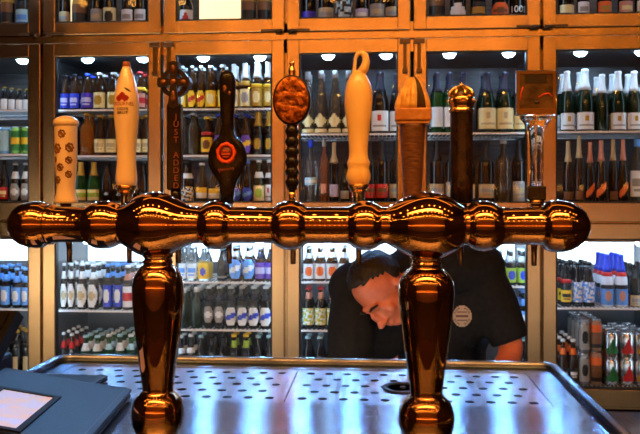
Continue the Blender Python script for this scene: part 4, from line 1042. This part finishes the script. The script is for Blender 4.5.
m.box(xw(524, HY), xw(546, HY), HY - .0080, HY - .0075, zw(px, 84, HY), zw(px, 75.5, HY), 1)
m.tube([(xw(519.5, HY), HY - .0078, zw(px, 101, HY)), (xw(520, HY), HY - .0078, zw(px, 94, HY)), (xw(522, HY), HY - .0078, zw(px, 87.5, HY))], .0012, 6, 2)
m.tube([(xw(537.5, HY), HY - .0078, zw(px, 98, HY)), (xw(543, HY), HY - .0078, zw(px, 94.5, HY)), (xw(548, HY), HY - .0078, zw(px, 94, HY)), (xw(551, HY), HY - .0078, zw(px, 97, HY))], .0013, 6, 2)
m.sphere((xw(536, HY), HY - .0075, zw(px, 103, HY)), k, 12, 8, 1, sc=(3, .6, 1.8))
part(m, 'picture', [M_BADGE, mat('badge_dark', (0.02, 0.012, 0.008, 1), .4), M_ORANGE], bd, 'dark brown and orange picture')
lath(px, [(116, 17.2), (119, 15.5), (124, 11.5), (131, 8.5), (142, 6.6), (160, 6), (180, 6.2), (186, 6.4)], 'stem', M_ACRYL, R9, 32, .55, 'clear goblet stem')
lath(px, [(200, 7.6), (201, 8.4), (203.3, 8.4)], 'ferrule', M_BRASS, R9, 20)
m = MB(); m.bbox(xw(527, HY), xw(545, HY), HY - .011, HY + .011, zw(px, 200.2, HY), zw(px, 186, HY), .002); part(m, 'base', M_BLACKW, R9, 'black square base')

# ------------------------------------------------------------------ menus and card terminal
M_LEATHER = noise_mat('black_leatherette', (0.006, 0.010, 0.026, 1), (0.010, 0.017, 0.040, 1), 260, 0.40, bump=0.12)
M_LEATHER.node_tree.nodes['Principled BSDF'].inputs['Specular IOR Level'].default_value = 0.13
M_EDGE = mat('folder_edge', (0.006, 0.006, 0.008, 1), .65, spec=.2)
M_STITCH = mat('stitching', (0.05, 0.06, 0.08, 1), .6)
M_PAPER = noise_mat('printed_card', srgb(196, 212, 232), srgb(225, 206, 172), 22, .3, lo=.42, hi=.62)
def folder(root, w, d, t, window=None):
    """local: x left to right, y front to back, origin at the right back lower corner."""
    m = MB(); m.bbox(-w, 0, -d, 0, 0, t * .42, .002); m.bbox(-w, 0, -d, 0, t * .58, t, .002)
    o = m.build('cover', M_LEATHER, root)
    m = MB(); m.bbox(-w + .004, -.004, -d + .004, -.004, t * .40, t * .60, .001); m.build('pages', M_EDGE, root)
    m = MB(); q = .012
    for a in ((-w + q, -q, -q - .0012, -q), (-w + q, -q, -d + q, -d + q + .0012), (-w + q, -w + q + .0012, -d + q, -q), (-q - .0012, -q, -d + q, -q)):
        m.box(a[0], a[1], a[2], a[3], t - .0004, t + .0004)
    m.build('stitching', M_STITCH, o)
    if window:
        wx0, wx1, wy0, wy1 = window
        m = MB(); b = .011
        m.box(wx0 - b, wx1 + b, wy1, wy1 + b, t, t + .003); m.box(wx0 - b, wx1 + b, wy0 - b, wy0, t, t + .003); m.box(wx0 - b, wx0, wy0, wy1, t, t + .003); m.box(wx1, wx1 + b, wy0, wy1, t, t + .003)
        f = m.build('window_frame', M_EDGE, root)
        m = MB(); m.box(wx0, wx1, wy0, wy1, t, t + .0012); f2 = m.build('card', M_PAPER, f); f2['label'] = 'pale printed card behind the window'
def place_frame(o, br, fr, bl, thick):
    """put local origin so the top surface passes through back-right, front-right, back-left points."""
    ex = (br - bl).normalized(); ey = (br - fr); ey = (ey - ex * ey.dot(ex)).normalized(); ez = ex.cross(ey)
    o.matrix_world = Matrix(((ex.x, ey.x, ez.x, br.x - ez.x * thick), (ex.y, ey.y, ez.y, br.y - ez.y * thick), (ex.z, ey.z, ez.z, br.z - ez.z * thick), (0, 0, 0, 1)))
FOLD = bpy.data.objects.new('menu_folder', None); COL.objects.link(FOLD)
tag(FOLD, 'black leather menu folder with a card window, nearest the viewer at left', 'menu', 'menu folders on the tray')
folder(FOLD, .268, .36, .020, (-.214, -.118, -.34, -.148))
br = Vector((-.512, 1.551, 1.0805)); fr = Vector((-.486, 1.285, 1.0805)); bl = Vector((-.7775, 1.524, 1.1285))
place_frame(FOLD, br, fr, bl, .020)
F2 = bpy.data.objects.new('menu_folder', None); COL.objects.link(F2)
tag(F2, 'smaller black leather folder lying underneath the big menu folder', 'menu', 'menu folders on the tray')
folder(F2, .165, .235, .012)
F2.location = (-.622, 1.712, ZD + .0005); F2.rotation_euler = (0, 0, math.radians(-3))
F3 = bpy.data.objects.new('card_terminal', None); COL.objects.link(F3)
tag(F3, 'dark card terminal on the counter at the far left edge', 'terminal')
F3.location = (-.935, 1.60, 1.0505)
m = MB(); m.prism([(-.06, 0), (.06, 0), (.06, .10), (-.06, .10)], -.08, .06, 0)
m = MB(); m.bbox(-.11, .095, -.08, .09, 0, .075, .008); m.build('base', M_LEATHER, F3)
m = MB(); vs = [(-.12, -.06, .0), (.12, -.06, .0), (.12, .06, .09), (-.12, .06, .09), (-.12, -.03, -.02), (.12, -.03, -.02), (.12, .09, .07), (-.12, .09, .07)]
m.add([(x, y, z + .085) for x, y, z in vs], [(0, 1, 2, 3), (4, 7, 6, 5), (0, 4, 5, 1), (2, 6, 7, 3), (1, 5, 6, 2), (0, 3, 7, 4)])
sc_ = m.build('screen_housing', M_EDGE, F3)
m = MB(); vs = [(-.105, -.052, .008), (.105, -.052, .008), (.105, .052, .086), (-.105, .052, .086)]
m.add([(x, y - .002, z + .087) for x, y, z in vs], [(0, 1, 2, 3)]); m.build('screen', M_KICK, sc_)

# ------------------------------------------------------------------ barman
def skin_mesh(verts, edges, radii, root=0, sub=2):
    me = bpy.data.meshes.new('tmp'); me.from_pydata([tuple(v) for v in verts], edges, [])
    o = bpy.data.objects.new('tmp', me); COL.objects.link(o)
    mod = o.modifiers.new('s', 'SKIN'); mod.use_smooth_shade = True
    for i, sv in enumerate(me.skin_vertices[0].data):
        r = radii[i]; sv.radius = (r, r) if not isinstance(r, tuple) else r
        sv.use_root = (i == root)
    sm = o.modifiers.new('u', 'SUBSURF'); sm.levels = sub
    bpy.context.view_layer.update()
    out = bpy.data.meshes.new_from_object(o.evaluated_get(bpy.context.evaluated_depsgraph_get()))
    bpy.data.objects.remove(o)
    return out
def remesh(me, vox, smooth=0, name='tmp'):
    o = bpy.data.objects.new('tmp', me); COL.objects.link(o)
    r = o.modifiers.new('r', 'REMESH'); r.mode = 'VOXEL'; r.voxel_size = vox; r.use_smooth_shade = True
    if smooth:
        s = o.modifiers.new('m', 'SMOOTH'); s.iterations = smooth; s.factor = .5
    bpy.context.view_layer.update()
    out = bpy.data.meshes.new_from_object(o.evaluated_get(bpy.context.evaluated_depsgraph_get()))
    bpy.data.objects.remove(o)
    for p in out.polygons: p.use_smooth = True
    return out
def join(mb, me):
    mb.add([v.co[:] for v in me.vertices], [list(p.vertices) for p in me.polygons], 0, True)

M_SKIN = noise_mat('skin', srgb(172, 92, 62), srgb(156, 80, 52), 30, .5)
M_HAIR = noise_mat('dark_hair', (0.010, 0.007, 0.005, 1), (0.022, 0.015, 0.010, 1), 120, .45, stretch=(1, 1, .2), bump=.5)
M_HAIR.node_tree.nodes['Principled BSDF'].inputs['Specular IOR Level'].default_value = 0.15
M_SHIRT = noise_mat('black_cotton', (0.006, 0.006, 0.007, 1), (0.009, 0.009, 0.010, 1), 60, .9)
M_SHIRT.node_tree.nodes['Principled BSDF'].inputs['Specular IOR Level'].default_value = 0.12
M_JEANS = mat('dark_trousers', (0.012, 0.013, 0.02, 1), .8)
M_SHOE = mat('black_shoe', (0.01, 0.01, 0.01, 1), .4)
HD = 2.50
hc = at(381, 289, HD)
Uv = Vector((-.74, -.36, .56)).normalized()
Nv = Vector((-.27, -.60, -.74)); Nv = (Nv - Uv * Nv.dot(Uv)).normalized()
Sv = Uv.cross(Nv).normalized()           # towards one ear
HR = Matrix((Sv, Nv, Uv)).transposed()   # local x ear, y face, z crown
def H(x, y, z): return hc + HR @ Vector((x, y, z))
mb = MB()
def el(c, r, sc, q=None): mb.sphere(H(*c), r, 24, 16, sc=sc, rot=HR if q is None else HR @ q)
el((0, -.012, .030), .092, (.84, 1.06, .92))            # skull
el((0, .030, -.035), .075, (.82, .85, 1.02))            # face
el((0, .050, -.088), .040, (.95, .9, .75))              # chin
el((0, .012, -.070), .058, (.98, .95, .70))             # jaw
el((0, .088, .016), .020, (2.4, .75, .62))              # brow
el((0, .102, -.022), .013, (.85, 1.15, 2.3), Matrix.Rotation(-.25, 3, 'X'))   # nose bridge
el((0, .116, -.043), .014, (1.0, 1.05, .85))            # nose tip
el((.012, .104, -.047), .009, (1, 1, .8)); el((-.012, .104, -.047), .009, (1, 1, .8))
el((0, .092, -.069), .010, (2.0, .75, .55)); el((0, .090, -.079), .010, (1.8, .8, .6))   # lips
for s in (1, -1):
    el((s * .036, .066, -.030), .026, (1.0, .8, .9))    # cheeks
    el((s * .080, -.008, -.018), .030, (.30, .62, 1.05))  # ears
    el((s * .031, .076, -.004), .013, (1.2, .9, .8))    # eyelids, lowered
headm = mb
neck_b = at(414, 268, 2.60)
shL, shR = at(480, 268, 2.66), at(354, 288, 2.58)
elL, elR = at(514, 350, 2.60), at(348, 368, 2.42)
wrL, wrR = at(480, 404, 2.38), at(392, 408, 2.28)
chest = at(428, 300, 2.72); belly = at(436, 352, 2.84)
pelvis = Vector((belly.x + .02, 3.00, .90))
hipL, hipR = pelvis + Vector((.10, 0, -.04)), pelvis + Vector((-.10, 0, -.04))
knL, knR = Vector((hipL.x + .02, 2.92, .50)), Vector((hipR.x - .02, 2.92, .50))
anL, anR = Vector((knL.x, 3.02, .10)), Vector((knR.x, 3.02, .10))
toL, toR = anL + Vector((.02, -.17, -.055)), anR + Vector((-.02, -.17, -.055))
headj = H(0, -.03, -.045)
V = [pelvis, belly, chest, neck_b, headj, shL, elL, wrL, shR, elR, wrR, hipL, knL, anL, toL, hipR, knR, anR, toR]
E = [(0, 1), (1, 2), (2, 3), (3, 4), (2, 5), (5, 6), (6, 7), (2, 8), (8, 9), (9, 10), (0, 11), (11, 12), (12, 13), (13, 14), (0, 15), (15, 16), (16, 17), (17, 18)]
Rr = [.13, .135, .135, .062, .052, .062, .046, .029, .062, .046, .029, .085, .058, .040, .038, .085, .058, .040, .038]
body = skin_mesh(V, E, Rr, 0, 2)
allb = MB(); join(allb, body); allb.v += headm.v; off = len(allb.v) - len(headm.v)
for f in headm.f: allb.f.append([i + off for i in f]); allb.m.append(0); allb.sm.append(True)
def hand(mbx, wr, direction, palm_n, flip):
    d = direction.normalized(); n = (palm_n - d * palm_n.dot(d)).normalized(); s = d.cross(n) * flip
    q = Matrix((s, n, d)).transposed()
    mbx.sphere(wr + d * .052, .044, 16, 10, sc=(.92, .42, 1.12), rot=q)
    for i, L in enumerate((.066, .076, .072, .056)):
        b = wr + d * (.092 - abs(i - 1.3) * .004) + s * (.030 - .0205 * i)
        p1 = b + d * L * .5 - n * .006; p2 = p1 + d * L * .30 - n * .014; p3 = p2 + d * L * .18 - n * .018
        mbx.tube([b - d * .02, b, p1, p2, p3], [.0095, .0092, .0086, .0078, .0062], 10)
        mbx.sphere(p3, .0062, 8, 6)
    b = wr + d * .03 + s * .032
    p1 = b + d * .030 + s * .024 - n * .006; p2 = p1 + d * .028 + s * .006 - n * .010
    mbx.tube([b - s * .012, b, p1, p2], [.013, .0125, .0105, .0085], 10); mbx.sphere(p2, .0085, 8, 6)
hand(allb, wrL, Vector((-.25, -.35, -.55)), Vector((0, -1, .4)), 1)
hand(allb, wrR, Vector((.2, -.35, -.55)), Vector((0, -1, .4)), -1)
bm_body = remesh(allb.mesh('tmp', M_SKIN), .0055, 3)
P = empty('person', (pelvis.x, 3.0, 0.0), 'bending barman in black t-shirt looking down at his work behind the tray', 'person')
def meshpart(me, name, m_, parent, label=None):
    me.materials.clear(); me.materials.append(m_)
    for p in me.polygons: p.material_index = 0
    o = bpy.data.objects.new(name, me); link(o, parent)
    off = Vector((0, 0, 0)); q = parent
    while q is not None: off += q.location; q = q.parent
    me.transform(Matrix.Translation(-off))
    if label: o['label'] = label
    return o
meshpart(bm_body, 'body', M_SKIN, P)
# shirt
slL = shL.lerp(elL, .90); slR = shR.lerp(elR, 1.0)
sbm = MB()
nb = neck_b.lerp(chest, .12)
sbm.tube([belly.lerp(pelvis, .8), belly, chest.lerp(belly, .5), chest, nb], [.165, .17, .175, .165, .085], 20)
sbm.sphere(neck_b.lerp(chest, .25), .118, 20, 14)
sbm.tube([neck_b.lerp(chest, .2), neck_b.lerp(shL, .5) + Vector((0, 0, .005)), shL], [.095, .105, .095], 16); sbm.tube([neck_b.lerp(chest, .3), neck_b.lerp(shR, .5) + Vector((0, 0, -.02)), shR], [.095, .10, .09], 16)
for sh_, sl_, r_ in ((shL, slL, .066), (shR, slR, .068)):
    sbm.tube([chest, chest.lerp(sh_, .55), sh_, sh_.lerp(sl_, .5), sl_], [.13, .115, .088, .080, r_], 20); sbm.sphere(sh_, .090, 16, 12)
for c, r, sc in (((chest + shL) / 2 + Vector((0, 0, .01)), .115, (1.05, .9, .95)), ((chest + shR) / 2 + Vector((0, 0, .0)), .115, (1.0, .9, 1.0)), (chest + Vector((.0, .05, -.05)), .175, (1.1, .85, 1.1)), ((shL + elL) / 2 + Vector((-.10, .04, .0)), .10, (1, .9, 1.4)), ((shR + elR) / 2 + Vector((.10, .10, .0)), .10, (1, .9, 1.4))):
    sbm.sphere(c, r, 20, 14, sc=sc)
shirt = remesh(sbm.mesh('tmp', M_SHIRT), .010, 4)
bv = BVHTree.FromPolygons([v.co[:] for v in shirt.vertices], [list(p.vertices) for p in shirt.polygons])
so = meshpart(shirt, 'shirt', M_SHIRT, P, 'black t-shirt')
em = MB(); N = 18; camo = Vector((0, 0, ZC))
for i in range(N):
    for j in range(N):
        u, v = (i + .5) / N * 2 - 1, (j + .5) / N * 2 - 1
        if u * u + v * v > 1: continue
        q2 = u * u + v * v; mi = 1 if (.55 < q2 < .68 or (q2 < .5 and (abs(v) < .12 or abs(v - .38) < .09 or abs(v + .38) < .09))) else 0
        q = []
        for di, dj in ((0, 0), (1, 0), (1, 1), (0, 1)):
            tgt = at(462 + ((i + di) / N * 2 - 1) * 9.5, 316 - ((j + dj) / N * 2 - 1) * 10.5, 2.5)
            h = bv.ray_cast(camo, (tgt - camo).normalized())
            q.append(h[0] + h[1] * .002 if h[0] else tgt)
        em.add(q, [(0, 1, 2, 3)], mi)
part(em, 'shirt_emblem', [mat('emblem_white', srgb(140, 122, 104), .8), mat('emblem_dark', srgb(78, 56, 54), .8)], so, 'round pale emblem')
tr = skin_mesh([pelvis + Vector((0, 0, .04)), hipL, knL, anL + Vector((0, 0, .02)), hipR, knR, anR + Vector((0, 0, .02))], [(0, 1), (1, 2), (2, 3), (0, 4), (4, 5), (5, 6)], [.145, .100, .074, .062, .100, .074, .062], 0, 2)
meshpart(tr, 'trousers', M_JEANS, P, 'dark trousers')
for a_, t_ in ((anL, toL), (anR, toR)):
    m = MB(); m.sphere((a_ + t_) / 2 + Vector((0, .01, -.012)), .05, 16, 10, sc=(1.0, 2.6, .95)); part(m, 'shoe', M_SHOE, P)
# hair: a cap over the skull that leaves the face free
m = MB(); vs = []; idx = {}
n1, n2 = 36, 24
def keep(d): return d.z > .30 * d.y + (.18 if d.y > 0 else -.35) + (0.22 if d.y > .45 else 0)
pts = {}
for j in range(n2 + 1):
    t = PI * j / n2
    for kx in range(n1):
        a = 2 * PI * kx / n1
        d = Vector((math.sin(t) * math.cos(a), math.sin(t) * math.sin(a), math.cos(t)))
        w = 1 + .03 * math.sin(a * 11 + t * 7) + .02 * math.sin(a * 23 - t * 13)
        pts[j, kx] = (d, H(d.x * .086 * w * 1.02, -.014 + d.y * .105 * w, .032 + d.z * .094 * w), H(d.x * .070, -.014 + d.y * .090, .028 + d.z * .078))
outer = {}
allv = []
for kk, (d, po, pi_) in pts.items():
    outer[kk] = len(allv); allv += [po, pi_]
faces = []; edge = {}
for j in range(n2):
    for kx in range(n1):
        cs = [(j, kx), (j + 1, kx), (j + 1, (kx + 1) % n1), (j, (kx + 1) % n1)]
        if all(keep(pts[c][0]) for c in cs):
            f = [outer[c] for c in cs]; faces.append(f); faces.append([i + 1 for i in f[::-1]])
            for a_, b_ in zip(f, f[1:] + f[:1]): edge[a_, b_] = edge.get((a_, b_), 0) + 1
for (a_, b_) in list(edge):
    if (b_, a_) not in edge: faces.append([a_, a_ + 1, b_ + 1, b_])
m.add(allv, faces, 0, True)
hair = part(m, 'hair', M_HAIR, P, 'short dark hair')
bm = bmesh.new(); bm.from_mesh(hair.data); bmesh.ops.delete(bm, geom=[v for v in bm.verts if not v.link_faces], context='VERTS'); bm.to_mesh(hair.data); bm.free()
m = MB()
for s in (1, -1):
    m.tube([H(s * .012, .106, .020), H(s * .028, .104, .026), H(s * .048, .090, .020)], [.004, .0055, .003], 8)
part(m, 'eyebrows', M_HAIR, P)

# ------------------------------------------------------------------ lights of the room, plus added fill lights
def bulbs(name, y, z0, sag, xs, r, m_, label):
    root = empty(name, (0, y, z0), label, 'string lights')
    m = MB(); pts = []
    for i in range(len(xs)):
        u = (i % 8) / 8.0
        pts.append((xs[i], y, z0 - sag * 4 * u * (1 - u)))
    m.tube(pts, .004, 6); part(m, 'cable', M_GASKET, root)
    for p in pts:
        b = MB(); b.sphere((p[0], p[1], p[2] - .02), r, 10, 8)
        part(b, 'bulb', m_, root)
M_BULBW = mat('bulb_warm', (1, .7, .3, 1), .4, emit=110, ecol=(1.0, .42, .07, 1))
M_BULBC = mat('bulb_cool', (.8, .9, 1, 1), .4, emit=30, ecol=(.45, .66, 1.0, 1))
M_GLOBE = mat('globe_warm', (1, .7, .3, 1), .4, emit=36, ecol=(1.0, .42, .06, 1))
bulbs('string_lights', 0.65, 3.42, .0, [-2.9 + .5 * i for i in range(12)], .042, M_GLOBE, 'amber globe lights in a row over the front of the bar')
bulbs('string_lights', -0.5, 3.45, .0, [-2.65 + .5 * i for i in range(12)], .042, M_GLOBE, 'amber globe lights in the middle ceiling row')
bulbs('string_lights', -2.0, 3.55, .0, [-2.9 + .5 * i for i in range(12)], .042, M_GLOBE, 'amber globe lights in the ceiling row furthest from the bar')
bulbs('string_lights', -0.4, 2.78, .16, [-2.8 + .2 * i for i in range(32)], .013, M_BULBW, 'strand of small warm bulbs hanging over the customer side')
bulbs('string_lights', -3.1, 1.64, .03, [-3.9 + 7.8 * i / 25 for i in range(26)], .045, mat('bulb_orange', (1, .6, .2, 1), .4, emit=14, ecol=(1.0, .38, .06, 1)), 'orange globe lights in a row along the front wall')
bulbs('string_lights', 3.62, 2.80, .0, [-2.6 + 5.2 * i / 43 for i in range(44)], .016, M_BULBC, 'cool white string lights along the top of the refrigerators')

def area(name, loc, tgt, sx, sy, e, col):
    l = bpy.data.lights.new(name, 'AREA'); l.shape = 'RECTANGLE'; l.size = sx; l.size_y = sy; l.energy = e; l.color = col
    o = bpy.data.objects.new(name, l); COL.objects.link(o); o.location = loc
    o.rotation_euler = (Vector(tgt) - Vector(loc)).to_track_quat('-Z', 'Y').to_euler()
    return o
area('wall_wash', (0, -2.95, 2.0), (0, -3.2, 1.5), 6.0, .06, 18, (1.0, .42, .08))
l = area('bar_fill', (-.1, .1, 3.2), (-.1, 1.36, 1.55), 3.2, .3, 17, (1.0, .40, .09)); l.data.spread = math.radians(95)  # unseen fill added for the tap handles, spread kept off the refrigerators
area('room_lamp', (0.0, -1.6, 3.6), (0, 1.6, 1.2), 7.0, 1.4, 9, (1.0, .34, .05))
area('aisle_lamp', (0.2, 1.9, 3.6), (0.2, 3.6, 1.6), 3.6, .2, 8, (1.0, .38, .07))
area('under_bar_fill', (-1.95, 1.80, 1.0), (-1.95, 1.66, .55), 2.2, .03, 46, (1.0, .92, .78))  # three unseen strips added to light the white panel behind the bar
area('under_bar_fill', (-.2, 1.93, 1.0), (-.2, 1.80, .55), 1.2, .03, 12, (1.0, .92, .80))
area('under_bar_fill', (1.4, 1.66, 1.0), (1.4, 1.53, .55), 1.8, .03, 9, (1.0, .92, .80))
for i in range(13):
    xx = -1.75 + .27 * i
    l = area('aisle_downlight', (xx, 3.74, 2.52), (xx, 1.5, 1.05), .05, .05, .85, (.18, .48, 1.0)); l.data.spread = math.radians(70)

w = bpy.data.worlds.new('world'); scene.world = w; w.use_nodes = True
w.node_tree.nodes['Background'].inputs['Color'].default_value = (0.08, 0.035, 0.012, 1)
w.node_tree.nodes['Background'].inputs['Strength'].default_value = 0.3

scene.view_settings.view_transform = 'Standard'
scene.view_settings.look = 'None'
scene.view_settings.gamma = 1.0
scene.view_settings.use_curve_mapping = False
scene.view_settings.exposure = 0.25
scene.cycles.use_denoising = True
scene.cycles.max_bounces = 12
scene.cycles.transparent_max_bounces = 24
scene.cycles.transmission_bounces = 10
scene.cycles.sample_clamp_indirect = 6.0
